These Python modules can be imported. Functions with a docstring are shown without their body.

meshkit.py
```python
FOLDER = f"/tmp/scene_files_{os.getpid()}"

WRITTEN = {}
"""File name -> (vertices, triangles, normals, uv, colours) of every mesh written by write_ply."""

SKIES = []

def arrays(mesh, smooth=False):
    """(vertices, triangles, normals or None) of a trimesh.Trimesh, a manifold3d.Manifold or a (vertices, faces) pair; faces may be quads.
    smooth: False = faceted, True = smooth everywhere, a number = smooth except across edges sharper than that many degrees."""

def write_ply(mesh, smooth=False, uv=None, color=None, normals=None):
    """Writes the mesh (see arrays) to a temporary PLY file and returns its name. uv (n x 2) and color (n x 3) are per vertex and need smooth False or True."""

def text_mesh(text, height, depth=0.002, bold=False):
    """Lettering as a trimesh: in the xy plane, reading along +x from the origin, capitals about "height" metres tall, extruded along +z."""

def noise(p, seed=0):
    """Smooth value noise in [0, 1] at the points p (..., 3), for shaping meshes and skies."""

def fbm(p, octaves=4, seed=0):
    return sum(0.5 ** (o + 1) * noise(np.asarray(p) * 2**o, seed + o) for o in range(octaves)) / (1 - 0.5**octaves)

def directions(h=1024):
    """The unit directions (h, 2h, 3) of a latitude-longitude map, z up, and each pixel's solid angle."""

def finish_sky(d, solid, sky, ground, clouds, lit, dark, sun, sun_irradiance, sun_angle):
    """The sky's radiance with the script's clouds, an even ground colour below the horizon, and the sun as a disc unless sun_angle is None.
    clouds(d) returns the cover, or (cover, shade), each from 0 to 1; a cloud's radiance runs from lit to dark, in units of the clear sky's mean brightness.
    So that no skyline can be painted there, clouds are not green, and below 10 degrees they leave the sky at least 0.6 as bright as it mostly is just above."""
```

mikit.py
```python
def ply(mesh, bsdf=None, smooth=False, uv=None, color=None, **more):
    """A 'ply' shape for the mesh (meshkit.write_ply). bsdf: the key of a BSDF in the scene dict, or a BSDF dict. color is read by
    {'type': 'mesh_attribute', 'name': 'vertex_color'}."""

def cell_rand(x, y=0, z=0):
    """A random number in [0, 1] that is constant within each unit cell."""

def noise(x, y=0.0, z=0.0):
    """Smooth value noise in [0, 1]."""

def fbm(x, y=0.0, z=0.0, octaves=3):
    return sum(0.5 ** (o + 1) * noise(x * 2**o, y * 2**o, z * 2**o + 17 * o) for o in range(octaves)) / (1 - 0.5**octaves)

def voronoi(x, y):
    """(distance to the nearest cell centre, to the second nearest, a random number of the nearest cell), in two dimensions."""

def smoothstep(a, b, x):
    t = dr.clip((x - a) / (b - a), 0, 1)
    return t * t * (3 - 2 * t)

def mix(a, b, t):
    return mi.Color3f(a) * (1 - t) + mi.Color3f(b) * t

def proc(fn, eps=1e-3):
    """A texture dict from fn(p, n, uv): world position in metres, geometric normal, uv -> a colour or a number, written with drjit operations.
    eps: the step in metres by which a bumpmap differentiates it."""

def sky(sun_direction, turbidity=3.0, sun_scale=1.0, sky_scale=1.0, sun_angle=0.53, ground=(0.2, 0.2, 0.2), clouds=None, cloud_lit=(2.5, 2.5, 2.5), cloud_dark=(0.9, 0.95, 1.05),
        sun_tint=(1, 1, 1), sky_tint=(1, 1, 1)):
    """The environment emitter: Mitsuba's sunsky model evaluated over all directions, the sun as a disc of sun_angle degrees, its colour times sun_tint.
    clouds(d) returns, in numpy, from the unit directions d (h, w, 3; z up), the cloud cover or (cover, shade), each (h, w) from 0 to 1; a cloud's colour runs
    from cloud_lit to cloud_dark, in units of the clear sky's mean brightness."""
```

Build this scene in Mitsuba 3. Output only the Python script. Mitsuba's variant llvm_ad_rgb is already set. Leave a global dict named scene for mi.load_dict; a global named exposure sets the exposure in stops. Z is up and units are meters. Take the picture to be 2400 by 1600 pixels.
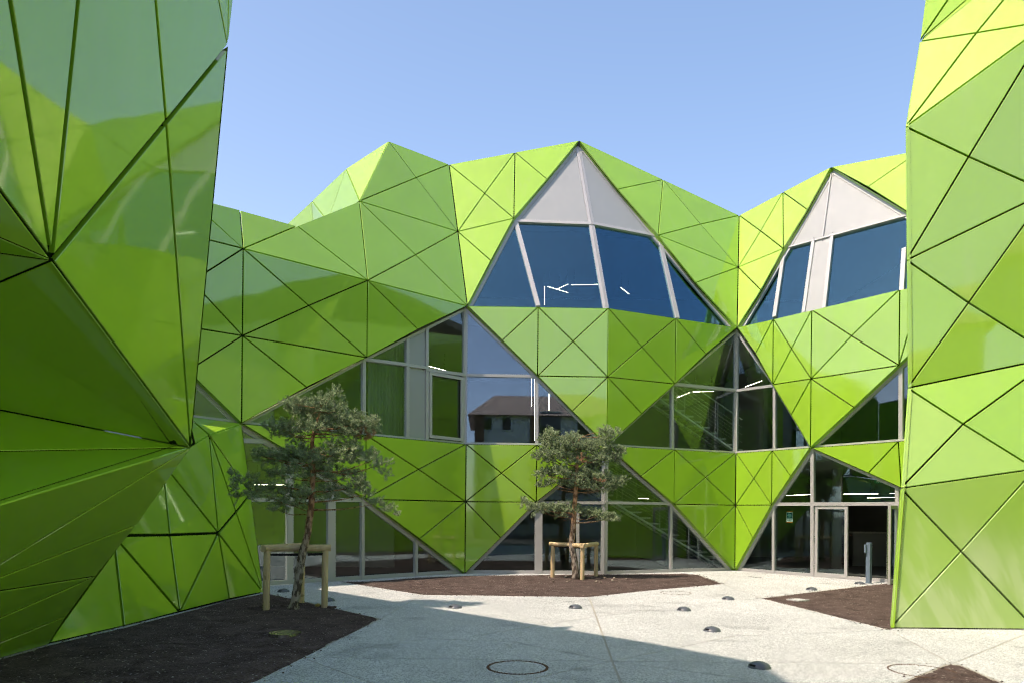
import math, random
import numpy as np
import trimesh, shapely, shapely.geometry as sg, shapely.ops as so
import manifold3d as m3
import drjit as dr
import mitsuba as mi
import mikit, meshkit
from mikit import proc, noise, fbm, voronoi, cell_rand, smoothstep, mix

# ---------------------------------------------------------------- camera, sky, exposure
T = mi.ScalarTransform4f
ROLL = math.radians(0.55)
EYE = np.array([0.0, 0.0, 1.73])
scene, labels = {'type': 'scene'}, {}
scene['camera'] = {'type': 'perspective', 'fov': 73.74, 'fov_axis': 'x', 'near_clip': 0.05, 'far_clip': 2000.0,
    'principal_point_offset_x': 0.0, 'principal_point_offset_y': -0.2517,
    'to_world': T().look_at(origin=EYE.tolist(), target=[0, 10, 1.73], up=[-math.sin(ROLL), 0, math.cos(ROLL)])}
SUN = np.array([-0.463, -0.272, 0.839])
scene['sky'] = mikit.sky(SUN.tolist(), turbidity=4.0, sun_scale=0.96, sky_scale=1.95, sky_tint=(1.2, 1.0, .89), sun_tint=(1.0, 1.0, 1.05))
exposure = 2.0
rng = np.random.default_rng(7)
random.seed(7)

# ---------------------------------------------------------------- helpers
taken = {}
def numbered(base):
    k = taken.get(base, 0); taken[base] = k + 1
    return base if k == 0 else '%s_%03d' % (base, k)
def tag(key, label=None, cat=None, group=None, kind=None):
    d = labels.setdefault(key, {})
    if label: d['label'] = label
    if cat: d['category'] = cat
    if group: d['group'] = group
    if kind: d['kind'] = kind
    return key
def obj(name, mesh, mat, parent=None, smooth=False, **more):
    key = numbered(parent + '__' + name if parent else name)
    scene[key] = mikit.ply(mesh, mat, smooth=smooth, **more)
    return key
def thing(name, label, cat, group=None):
    return tag(numbered(name), label, cat, group)
def cat_(*ms): return trimesh.util.concatenate([m for m in ms if m is not None])
def V(x):
    return np.array(N[x], float) if isinstance(x, str) else np.array(x, float)
def unit(v): return v / np.linalg.norm(v)
def box(sx, sy, sz, c=(0, 0, 0), rz=0.0, bev=0.0):
    if bev:
        pts = np.array([[i * (sx / 2 - a), j * (sy / 2 - b), k * (sz / 2 - c_)] for i in (-1, 1) for j in (-1, 1) for k in (-1, 1)
                        for a, b, c_ in ((0, bev, bev), (bev, 0, bev), (bev, bev, 0))])
        m = trimesh.convex.convex_hull(pts)
    else:
        m = trimesh.creation.box((sx, sy, sz))
    if rz: m.apply_transform(trimesh.transformations.rotation_matrix(rz, [0, 0, 1]))
    m.apply_translation(c); return m
def bar(p, q, w, h=None, up=(0, 0, 1)):
    p, q = V(p), V(q); h = h or w; d = q - p; L = np.linalg.norm(d); z = d / L
    x = np.cross(up, z); x = unit(x) if np.linalg.norm(x) > 1e-6 else np.array([1.0, 0, 0]); y = np.cross(z, x)
    m = trimesh.creation.box((w, h, L)); M = np.eye(4); M[:3, 0], M[:3, 1], M[:3, 2], M[:3, 3] = x, y, z, (p + q) / 2
    m.apply_transform(M); return m
def tube(pts, radii, n=10, cap=True, wob=0.0, seed=0):
    pts = np.array(pts, float); radii = np.broadcast_to(radii, len(pts)); r = np.random.default_rng(seed)
    t = np.gradient(pts, axis=0); t /= np.linalg.norm(t, axis=1, keepdims=True) + 1e-12
    a = np.array([1.0, 0, 0]) if abs(t[0, 0]) < .9 else np.array([0, 1.0, 0]); vs, fs = [], []
    for i in range(len(pts)):
        a = a - t[i] * (a @ t[i]); a = unit(a); b = np.cross(t[i], a)
        ang = np.linspace(0, 2 * np.pi, n, endpoint=False)
        rr = radii[i] * (1 + wob * r.uniform(-1, 1, n))
        vs.append(pts[i] + rr[:, None] * (np.cos(ang)[:, None] * a + np.sin(ang)[:, None] * b))
    for i in range(len(pts) - 1):
        for k in range(n):
            fs += [[i * n + k, i * n + (k + 1) % n, (i + 1) * n + (k + 1) % n], [i * n + k, (i + 1) * n + (k + 1) % n, (i + 1) * n + k]]
    vs = np.vstack(vs)
    if cap:
        c0, c1 = len(vs), len(vs) + 1; vs = np.vstack([vs, pts[0], pts[-1]]); e = (len(pts) - 1) * n
        for k in range(n): fs += [[c0, (k + 1) % n, k], [c1, e + k, e + (k + 1) % n]]
    return trimesh.Trimesh(vs, fs, process=False)
def smooth_path(pts, k=4):
    pts = np.array(pts, float); n = len(pts); tt = np.linspace(0, n - 1, (n - 1) * k + 1); out = []
    P_ = np.vstack([2 * pts[0] - pts[1], pts, 2 * pts[-1] - pts[-2]])
    for t in tt:
        i = min(int(t), n - 2); u = t - i; a, b, c, d = P_[i:i + 4]
        out.append(.5 * (2 * b + (c - a) * u + (2 * a - 5 * b + 4 * c - d) * u * u + (3 * b - a - 3 * c + d) * u ** 3))
    return np.array(out)
def frame_of(n, up=(0, 0, 1)):
    n = unit(np.array(n, float)); u = np.cross(up, n); u = unit(u) if np.linalg.norm(u) > 1e-6 else np.array([1.0, 0, 0])
    return u, np.cross(n, u), n
def lift(uv, z, o, fr):
    uv = np.asarray(uv, float); return o + uv[:, :1] * fr[0] + uv[:, 1:2] * fr[1] + np.broadcast_to(np.asarray(z, float), (len(uv),))[:, None] * fr[2]
def extrude(poly, z0, z1, o, fr):
    """polygon(s) in the plane frame, from height z0 to z1 along its normal"""
    ms = []
    for g in getattr(poly, 'geoms', [poly]):
        if g.geom_type != 'Polygon' or g.area < 1e-6: continue
        m = trimesh.creation.extrude_polygon(g, z1 - z0); v = np.array(m.vertices)
        ms.append(trimesh.Trimesh(lift(v[:, :2], v[:, 2] + z0, o, fr), m.faces, process=False))
    return cat_(*ms) if ms else None
def sheet(poly, z, o, fr):
    ms = []
    for g in getattr(poly, 'geoms', [poly]):
        if g.geom_type != 'Polygon' or g.area < 1e-6: continue
        v, f = trimesh.creation.triangulate_polygon(g, engine='earcut')
        t = trimesh.Trimesh(lift(v, z, o, fr), f, process=False)
        if t.face_normals[0] @ fr[2] < 0: t.invert()
        ms.append(t)
    return cat_(*ms) if ms else None
FLAT = (np.array([1.0, 0, 0]), np.array([0, 1.0, 0]), np.array([0, 0, 1.0])); ORIGIN = np.zeros(3)
def inset(p, g):
    """convex polygon p (counter-clockwise) moved in by g along every side"""
    n = len(p); out = []
    for i in range(n):
        a, b, c = p[i - 1], p[i], p[(i + 1) % n]
        d1, d2 = unit(b - a), unit(c - b); n1, n2 = np.array([-d1[1], d1[0]]), np.array([-d2[1], d2[0]])
        M = np.array([n1, n2])
        if abs(np.linalg.det(M)) < 1e-4: out.append(b + n1 * g); continue
        out.append(np.linalg.solve(M, [n1 @ b + g, n2 @ b + g]))
    return np.array(out)

# ---------------------------------------------------------------- materials
def rgb(*c): return {'type': 'rgb', 'value': [float(x) for x in c]}
def two(b): return {'type': 'twosided', 'bsdf': b}
def bump(b, fn, scale, eps=2e-3): return {'type': 'bumpmap', 'texture': proc(fn, eps), 'bsdf': b, 'scale': scale}
def lacquer(c, a=0.0015, pearl=.12):
    """glossy coil-coated sheet: a clear coat over the colour, with a pearl of fine metal flakes that spreads the sun; slightly buckled"""
    coat = {'type': 'roughplastic', 'distribution': 'ggx', 'alpha': a, 'int_ior': 1.95, 'nonlinear': False, 'diffuse_reflectance': c}
    flakes = {'type': 'roughconductor', 'material': 'none', 'distribution': 'ggx', 'alpha': .42, 'specular_reflectance': rgb(.92, .86, .42)}
    return two(bump({'type': 'blendbsdf', 'weight': pearl, 'coat': coat, 'flakes': flakes}, buckle, 1.0, 2e-2))
def buckle(p, n, uv): return .0016 * noise(p.x * 1.9, p.y * 1.9, p.z * 1.9)
GREEN = (0.278, 0.550, 0.004)
def weathered(k):
    base = [x * k for x in GREEN]
    def fn(p, n, uv):
        s = fbm(p.x * 4 + p.y * 4, p.y * 3 - p.x * 3, p.z * .7, 3); w = fbm(p.x * .9, p.y * .9, p.z * .9 + 5, 2)
        return mix(base, (.42, .50, .25), .10 * smoothstep(.5, .85, s)) * (.93 + .14 * w)
    return proc(fn)
scene['green_lacquer'] = lacquer(weathered(1.0))
scene['green_lacquer_deep'] = lacquer(weathered(.95), .002)
scene['green_lacquer_pale'] = lacquer(weathered(1.04), .003)
def dusty(p, n, uv):
    s = fbm(p.x * 5 + p.z * 2.2, p.y * 5, p.z * 0.9, 4)
    h = smoothstep(1.9, 0.1, p.z + (fbm(p.x * 1.7, p.z * 1.1, p.y) - .5) * 2.2)
    m = dr.clip(h * (0.34 + 0.8 * smoothstep(.42, .7, s)) + .25 * smoothstep(.55, .8, fbm(p.x * 2.3 + p.z, p.z * .7, p.y * 2)) * smoothstep(2.8, 1.5, p.z), 0, 1)
    return mix(GREEN, (0.66, 0.78, 0.42), .14 + m * .50)
scene['green_dusty'] = lacquer(proc(dusty), .05)
scene['joint_dark'] = two({'type': 'diffuse', 'reflectance': rgb(.016, .030, .006)})
scene['aluminium'] = two({'type': 'principled', 'base_color': rgb(.42, .41, .41), 'metallic': .15, 'roughness': .42, 'specular': .5})
scene['alu_panel'] = two({'type': 'principled', 'base_color': rgb(.32, .33, .33), 'metallic': .1, 'roughness': .45, 'specular': .5})
scene['steel'] = two({'type': 'roughconductor', 'material': 'none', 'alpha': .12, 'specular_reflectance': rgb(.6, .6, .58)})
scene['mid_glass'] = {'type': 'thindielectric', 'int_ior': 2.0, 'specular_transmittance': rgb(.50, .60, .57), 'specular_reflectance': rgb(.66, .84, 1.0)}
scene['clear_glass'] = {'type': 'thindielectric', 'int_ior': 1.72, 'specular_transmittance': rgb(.70, .80, .75), 'specular_reflectance': rgb(.72, .9, 1.0)}
scene['glass'] = {'type': 'thindielectric', 'int_ior': 2.1, 'specular_transmittance': rgb(.45, .58, .54), 'specular_reflectance': rgb(.34, .74, 1.0)}
def concrete(p, n, uv):
    a = voronoi(p.x * 56, p.y * 56)
    g = noise(p.x * 160, p.y * 160)
    big = fbm(p.x * .8, p.y * .8, 3.0)
    t = dr.clip(.25 + .95 * a[2] * (.6 + .4 * g), 0, 1)
    return mix((.165, .174, .170), (.465, .474, .470), t) * (0.80 + .24 * big + .16 * fbm(p.x * 3.1, p.y * 2.3, 8.0)) * (1 - .22 * smoothstep(.66, .80, fbm(p.x * 1.3 + 7, p.y * 1.7, 2.0, 4)))
scene['concrete'] = two({'type': 'principled', 'base_color': proc(concrete), 'roughness': .8, 'specular': .25})
scene['joint_sand'] = two({'type': 'diffuse', 'reflectance': rgb(.33, .31, .27)})
def soil(p, n, uv):
    a = voronoi(p.x * 55, p.y * 55)
    t = fbm(p.x * 6, p.y * 6, p.z * 6, 4)
    c = mix((.032, .024, .021), (.138, .102, .092), dr.clip(.25 + a[2] * .6 + (t - .5) * .9, 0, 1))
    return mix(c, (.36, .33, .29), smoothstep(.975, .99, a[2]) * .8)
scene['soil'] = bump(two({'type': 'diffuse', 'reflectance': proc(soil)}), lambda p, n, uv: fbm(p.x * 30, p.y * 30, 1.0, 3), .012, 4e-3)
scene['asphalt'] = two({'type': 'diffuse', 'reflectance': proc(lambda p, n, uv: mix((.10, .10, .10), (.17, .165, .16), fbm(p.x * 3, p.y * 3, 0.)))})
scene['room_white'] = two({'type': 'diffuse', 'reflectance': rgb(.26, .27, .25)})
scene['room_floor'] = two({'type': 'diffuse', 'reflectance': rgb(.10, .10, .10)})
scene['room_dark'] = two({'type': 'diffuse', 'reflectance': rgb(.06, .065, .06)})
def wood(p, n, uv):
    s = fbm(p.x * 34, p.y * 34, p.z * 3.2, 3); k = smoothstep(.72, .8, fbm(p.x * 9, p.y * 9, p.z * 7))
    return mix(mix((.42, .30, .155), (.66, .52, .32), s), (.20, .12, .06), k * .7)
scene['stake_wood'] = two({'type': 'principled', 'base_color': proc(wood), 'roughness': .8, 'specular': .2})
def bark(p, n, uv):
    c = smoothstep(.38, .62, fbm(p.x * 26, p.y * 26, p.z * 10, 4))
    up = smoothstep(.7, 2.0, p.z)
    return mix(mix((.09, .07, .055), (.36, .31, .26), c), mix((.16, .085, .045), (.44, .25, .14), c), up)
scene['bark'] = two({'type': 'diffuse', 'reflectance': proc(bark)})
scene['needles'] = two({'type': 'principled', 'base_color': proc(lambda p, n, uv: mix((.07, .105, .045), (.49, .57, .33), noise(p.x * 9, p.y * 9, p.z * 9) * .6 + .4 * noise(p.x * 70, p.y * 70, p.z * 70))), 'roughness': .5, 'specular': .4})
scene['dead_needles'] = two({'type': 'diffuse', 'reflectance': rgb(.34, .19, .11)})
scene['slate_metal'] = two({'type': 'principled', 'base_color': rgb(.085, .095, .115), 'roughness': .38, 'specular': .5})
scene['blue_grey_paint'] = two({'type': 'principled', 'base_color': rgb(.13, .175, .235), 'roughness': .4, 'specular': .5})
scene['black_plastic'] = two({'type': 'diffuse', 'reflectance': rgb(.02, .02, .022)})
scene['rust_iron'] = two({'type': 'diffuse', 'reflectance': proc(lambda p, n, uv: mix((.05, .035, .028), (.17, .10, .06), fbm(p.x * 40, p.y * 40, 0.)))})
scene['white_paint'] = two({'type': 'diffuse', 'reflectance': rgb(.72, .72, .70)})
scene['pale_trim'] = two({'type': 'diffuse', 'reflectance': rgb(.55, .54, .5)})
scene['tube_light'] = {'type': 'diffuse', 'reflectance': rgb(.8, .8, .8)}

# ---------------------------------------------------------------- measured points, in metres: facade nodes (N), ground outlines (G), glazing bars, crowns, lamps
N = {
 'A0': (-1.33,19.5,0),
 'Ah': (-1.33,19.5,2.06),
 'A1': (-1.33,19.5,3.7),
 'Am': (-1.33,19.5,5.67),
 'A2': (-1.33,19.5,7.63),
 'E0': (2.71,19.58,0),
 'Eh': (2.71,19.58,2.06),
 'E1': (2.71,19.58,3.7),
 'Em': (2.71,19.58,5.67),
 'E2': (2.71,19.58,7.63),
 'B0': (7.02,21.46,0),
 'Bh': (7.02,21.46,2.06),
 'B1': (7.02,21.46,3.7),
 'Bm': (7.02,21.46,5.67),
 'B2': (7.02,21.46,7.63),
 'Z1': (-6.113,15.387,3.7),
 'Zm': (-6.113,15.387,5.67),
 'Z2': (-6.113,15.387,7.63),
 'Z0': (-6.113,15.387,0),
 'Kh': (-3.74,17.428,2.06),
 'K1': (-3.74,17.428,3.7),
 'Km': (-3.74,17.428,5.67),
 'K2': (-3.74,17.428,7.63),
 'Mh': (0.694,19.54,2.06),
 'M1': (0.694,19.54,3.7),
 'Mm': (0.694,19.54,5.67),
 'M2': (0.694,19.54,7.63),
 'Nh': (4.874,20.524,2.06),
 'N1': (4.874,20.524,3.7),
 'Nm': (4.874,20.524,5.67),
 'N2': (4.874,20.524,7.63),
 'Oh': (7.789,20.5,2.06),
 'O1': (7.789,20.5,3.7),
 'Om': (7.789,20.5,5.67),
 'O2': (7.789,20.5,7.63),
 'C1': (8.533,19.571,3.7),
 'Cm': (8.533,19.571,5.67),
 'C2': (8.533,19.571,7.63),
 'D1': (10.01,17.727,3.7),
 'Dm': (10.01,17.727,5.67),
 'D2': (10.01,17.727,7.63),
 'e1': (-0.328,19.52,6.664),
 'x1': (1.701,19.56,6.671),
 'e2': (1.696,19.56,4.677),
 'x3': (-0.312,19.52,2.882),
 'e5': (1.707,19.56,2.88),
 'e6': (-0.314,19.52,1.029),
 'x2': (3.774,20.044,6.65),
 'e3': (5.919,20.98,6.678),
 'e4': (3.787,20.05,4.695),
 'e9': (3.786,20.049,2.865),
 'x5': (5.945,20.991,2.898),
 'e10': (5.936,20.987,1.038),
 'e14': (7.424,20.955,6.7),
 'x7': (8.155,20.043,6.638),
 'e15': (8.161,20.035,4.697),
 'x8': (9.243,18.685,6.667),
 'e16': (9.296,18.619,4.711),
 'x6': (7.412,20.971,2.872),
 'e11': (8.164,20.031,2.898),
 'e12': (7.407,20.977,1.039),
 'e13': (9.541,18.312,2.906),
 'Dh': (10.061,17.663,2.486),
 'Dr2': (10.336,17.32,7.585),
 'Drm': (10.344,17.31,6.154),
 'Dr1': (10.358,17.294,3.707),
 'Dr0': (10.178,17.518,-0.015),
 'x4': (-2.533,18.466,2.903),
 'e7': (-2.496,18.497,1.02),
 'e8': (-4.998,16.347,2.936),
 'x9': (-4.931,16.404,6.665),
 'e17': (-4.954,16.384,4.711),
 'e18': (-2.581,18.425,6.659),
 'y1': (-7.008,14.618,8.412),
 'y2': (-7.003,14.622,7.628),
 'y3': (-6.931,14.684,6.644),
 'y4': (-6.989,14.634,5.657),
 'y5': (-6.983,14.64,4.716),
 'y0': (-7.008,14.618,8.457),
 'y6': (-6.976,14.645,3.747),
 'P': (2.068,22.15,13.835),
 'Aa': (-2.097,21.613,12.742),
 'Ba': (7.87,23.949,12.242),
 'Ca': (10.031,21.697,12.821),
 'AM': (-1.713,20.556,10.186),
 'BM': (7.453,22.729,9.982),
 'T2': (-0.015,21.882,13.289),
 'q1': (-0.694,20.153,9.169),
 'S1': (-0.028,20.808,10.71),
 'q2': (1.004,21.458,12.224),
 'x12': (-0.942,21.172,11.629),
 'T3': (4.999,23.063,13.039),
 'S2': (4.583,21.776,10.632),
 'q3': (3.312,21.924,12.161),
 'x13': (6.226,22.875,11.465),
 'q4': (5.744,21.563,9.067),
 'T4': (8.955,22.827,12.544),
 'S3': (8.492,21.57,10.161),
 'x14': (8.192,22.747,11.202),
 'q5': (9.246,21.591,11.41),
 'q6': (7.752,21.459,8.815),
 't5': (11.496,19.326,12.116),
 'q7': (10.419,20.166,11.461),
 't6': (10.853,18.214,9.629),
 'T0': (-5.307,16.65,8.68),
 'T1': (-4.185,18.375,10.082),
 'La': (-3.746,20.155,12.669),
 'x10': (-2.746,18.954,8.867),
 'x11': (-2.943,20.305,11.673),
 'S': (-6.34,15.748,8.655),
 'S0': (-7.193,15.004,8.635),
 'ba': (-5.087,20.5,12.01),
 'bb': (-5.619,20.5,10.424),
 'bc': (-6.694,22.5,11.942),
 'bh': (-6.662,22.5,10.873),
 'be': (-8.017,24,11.797),
 'bf': (-8.012,24,11.294),
 'wK': (-3.401,8.05,7.195),
 'w1': (-3.927,8.327,2.497),
 'w2': (-3.69,5.448,3.706),
 'wX': (-3.53,6.898,5.64),
 'wtop': (-3.328,8.021,7.853),
 'b1': (-5.908,8.712,0),
 'b0': (-5.9,-3,0),
 'bc1': (-5.267,14.501,0),
 'bg1': (-5.621,11.593,0),
 'bga': (-5.723,10.102,0),
 'bgb': (-5.499,13.33,0),
 'gG': (-5.728,13.33,1.298),
 'gV': (-6.17,13.89,3.274),
 'gQ': (-5.749,15.02,2.113),
 'gH': (-6.063,10.393,1.339),
 'gV2': (-6.191,12.078,2.57),
 'gx': (-5.901,11.781,1.307),
 'gW': (-6.182,13.249,3.043),
 'wR': (-5.291,4.7,2.081),
 'wS': (-3.551,3.76,4.41),
 'R0': (5.91,10.63,0),
 'Rh': (6.126,10.76,2.19),
 'R1': (6.502,11.25,3.861),
 'Rm': (6.492,11.3,5.975),
 'R2': (6.454,11.3,8.182),
 'R3': (6.906,11.7,9.875),
 'R4': (7.519,12.4,12.054),
 'Q0': (8.182,10.63,0),
 'Q1': (8.007,10.45,2.491),
 'Q2': (8.522,10.75,4.269),
 'Q3': (8.273,10.6,6.796),
 'Q4': (8.147,10.4,9.31),
 'Q5': (8.765,10.9,11.234),
 'Q6': (9.776,11.9,13.893),
 'X1': (6.996,10.622,1.211),
 'X2': (7.154,10.843,3.221),
 'X3': (7.334,11.011,5.191),
 'X4': (7.263,10.937,7.507),
 'X5': (7.494,11.124,9.625),
 'j1': (-3.394,4.326,6.03),
 'j2': (-3.317,5.36,7.067),
 'j3': (-3.276,5.921,7.629),
 'ja': (-3.236,6.468,8.179),
 'jl': (-3.449,3.571,5.275),
 'kA': (-3.349,7.631,7.53),
 'kB': (-3.336,7.895,7.731),
 'kC': (-3.33,8.033,7.837),
 'u1': (-4.145,4.4,3.815),
 'u2': (-4.801,5.1,3.758),
 'u3': (-5.546,5.9,3.206),
 'm1': (-6.068,6.46,2.89),
 'm2': (-5.536,5.9,2.196),
 'm3': (-4.743,5.062,1.465),
 'm4': (-5.199,6.241,0.891),
 'm7': (-5.718,6.114,0.237),
 's1': (-4.682,8.526,1.545),
 's2': (-5.198,8.534,0.894),
 's3': (-5.603,8.607,0.383),
 'm8': (-5.9,6.3,0),
 'gc': (-5.736,14.197,1.708),
 'a1': (8.184,12,11.729),
 'a2': (8.696,11.7,11.486),
}
G = {
 'bed_left': [(-5.889,8.684), (-5.681,10.029), (-5.574,11.497), (-5.446,13.203), (-5.213,14.35), (-5.047,14.288), (-2.114,11.106), (-2.457,8.07), (-2.585,6.937), (-3.1,6), (-3.9,4.6), (-5.9,4.6)],
 'bed_center': [(-4.223,16.915), (-3.414,17.154), (-2.459,18.225), (-1.277,18.811), (0.017,19.143), (2.482,19.719), (5.139,20.204), (5.448,19.802), (5.349,17.283), (3.258,15.716), (1.611,14.284), (0.017,14.328), (-1.873,14.394), (-3.901,16.583)],
 'bed_right': [(5.26,14.365), (9.026,17.27), (10.023,17.947), (10.2,17.3), (6,10.64), (5.807,10.492)],
 'bed_front': [(5.151,8.07), (5.297,8.053), (5.186,7.167), (6.9,5.6), (4.6,5.2), (4.05,7.123)],
 'joints': [(1.198,8.053,1.626,14.227), (1.198,8.053,1.131,6.941), (1.198,8.053,0.017,9.224), (0.017,9.224,-1.109,9.379), (-1.109,9.379,-2.346,8.271), (1.198,8.053,3.234,9.841), (3.234,9.841,3.737,9.92), (3.737,9.92,5.807,10.492), (1.198,8.053,0.017,8.087), (0.017,8.087,-2.456,8.106), (1.198,8.053,5.159,8.081), (1.198,8.053,2.688,7.124), (1.198,8.053,0.489,7.415), (0.489,7.415,0.017,6.967), (1.455,11.563,0.581,10.75), (0.581,10.75,-0.524,9.606), (1.455,11.563,5.26,14.365), (5.349,17.283,5.26,14.365), (-1.873,14.394,-2.114,11.106), (-2.457,8.07,-1.368,6.879), (5.226,8.084,7.628,10.148), (5.807,10.492,5.226,8.084), (-3.901,16.583,-5.007,18.269), (5.349,17.283,6.99,21.251)],
 'domes': [(-4.902,14.69), (-3.548,13.249), (-1.021,12.465), (1.187,12.59), (3.144,12.417), (4.477,14.092), (3.018,10.241), (2.845,7.803), (7.082,16.089), (8.969,17.578)],
 'misc': [(0.079,7.686), (3.665,15.2), (4.639,7.688), (-3.161,9.548), (5.857,13.947), (6.87,19.272), (9.332,17.827), (-3.519,12.432)],
 'stL': [(-4.282,11.94), (-3.369,12.329), (-3.977,12.933)],
 'stR': [(1.121,18.592), (1.844,17.776), (2.345,18.971)],
 'trunkL': [(-3.837,12.02,0.001), (-3.802,12.02,0.211), (-3.741,12.02,0.572), (-3.682,12.02,0.986), (-3.597,12.02,1.333), (-3.546,12.02,1.761), (-3.519,12.02,2.085), (-3.516,12.02,2.543), (-3.528,12.02,2.949), (-3.456,12.02,3.295), (-3.346,12.02,3.596)],
 'trunkR': [(1.709,18.05,0), (1.667,18.05,0.517), (1.588,18.05,0.862), (1.621,18.05,1.381), (1.653,18.05,1.957), (1.69,18.05,2.533), (1.702,18.05,3.108), (1.721,18.05,3.469), (1.763,18.05,3.752)],
 'casement': [(-2.353,18.857,5.617), (-1.472,19.615,5.617), (-1.461,19.625,3.785), (-2.338,18.871,3.798)],
}
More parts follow.
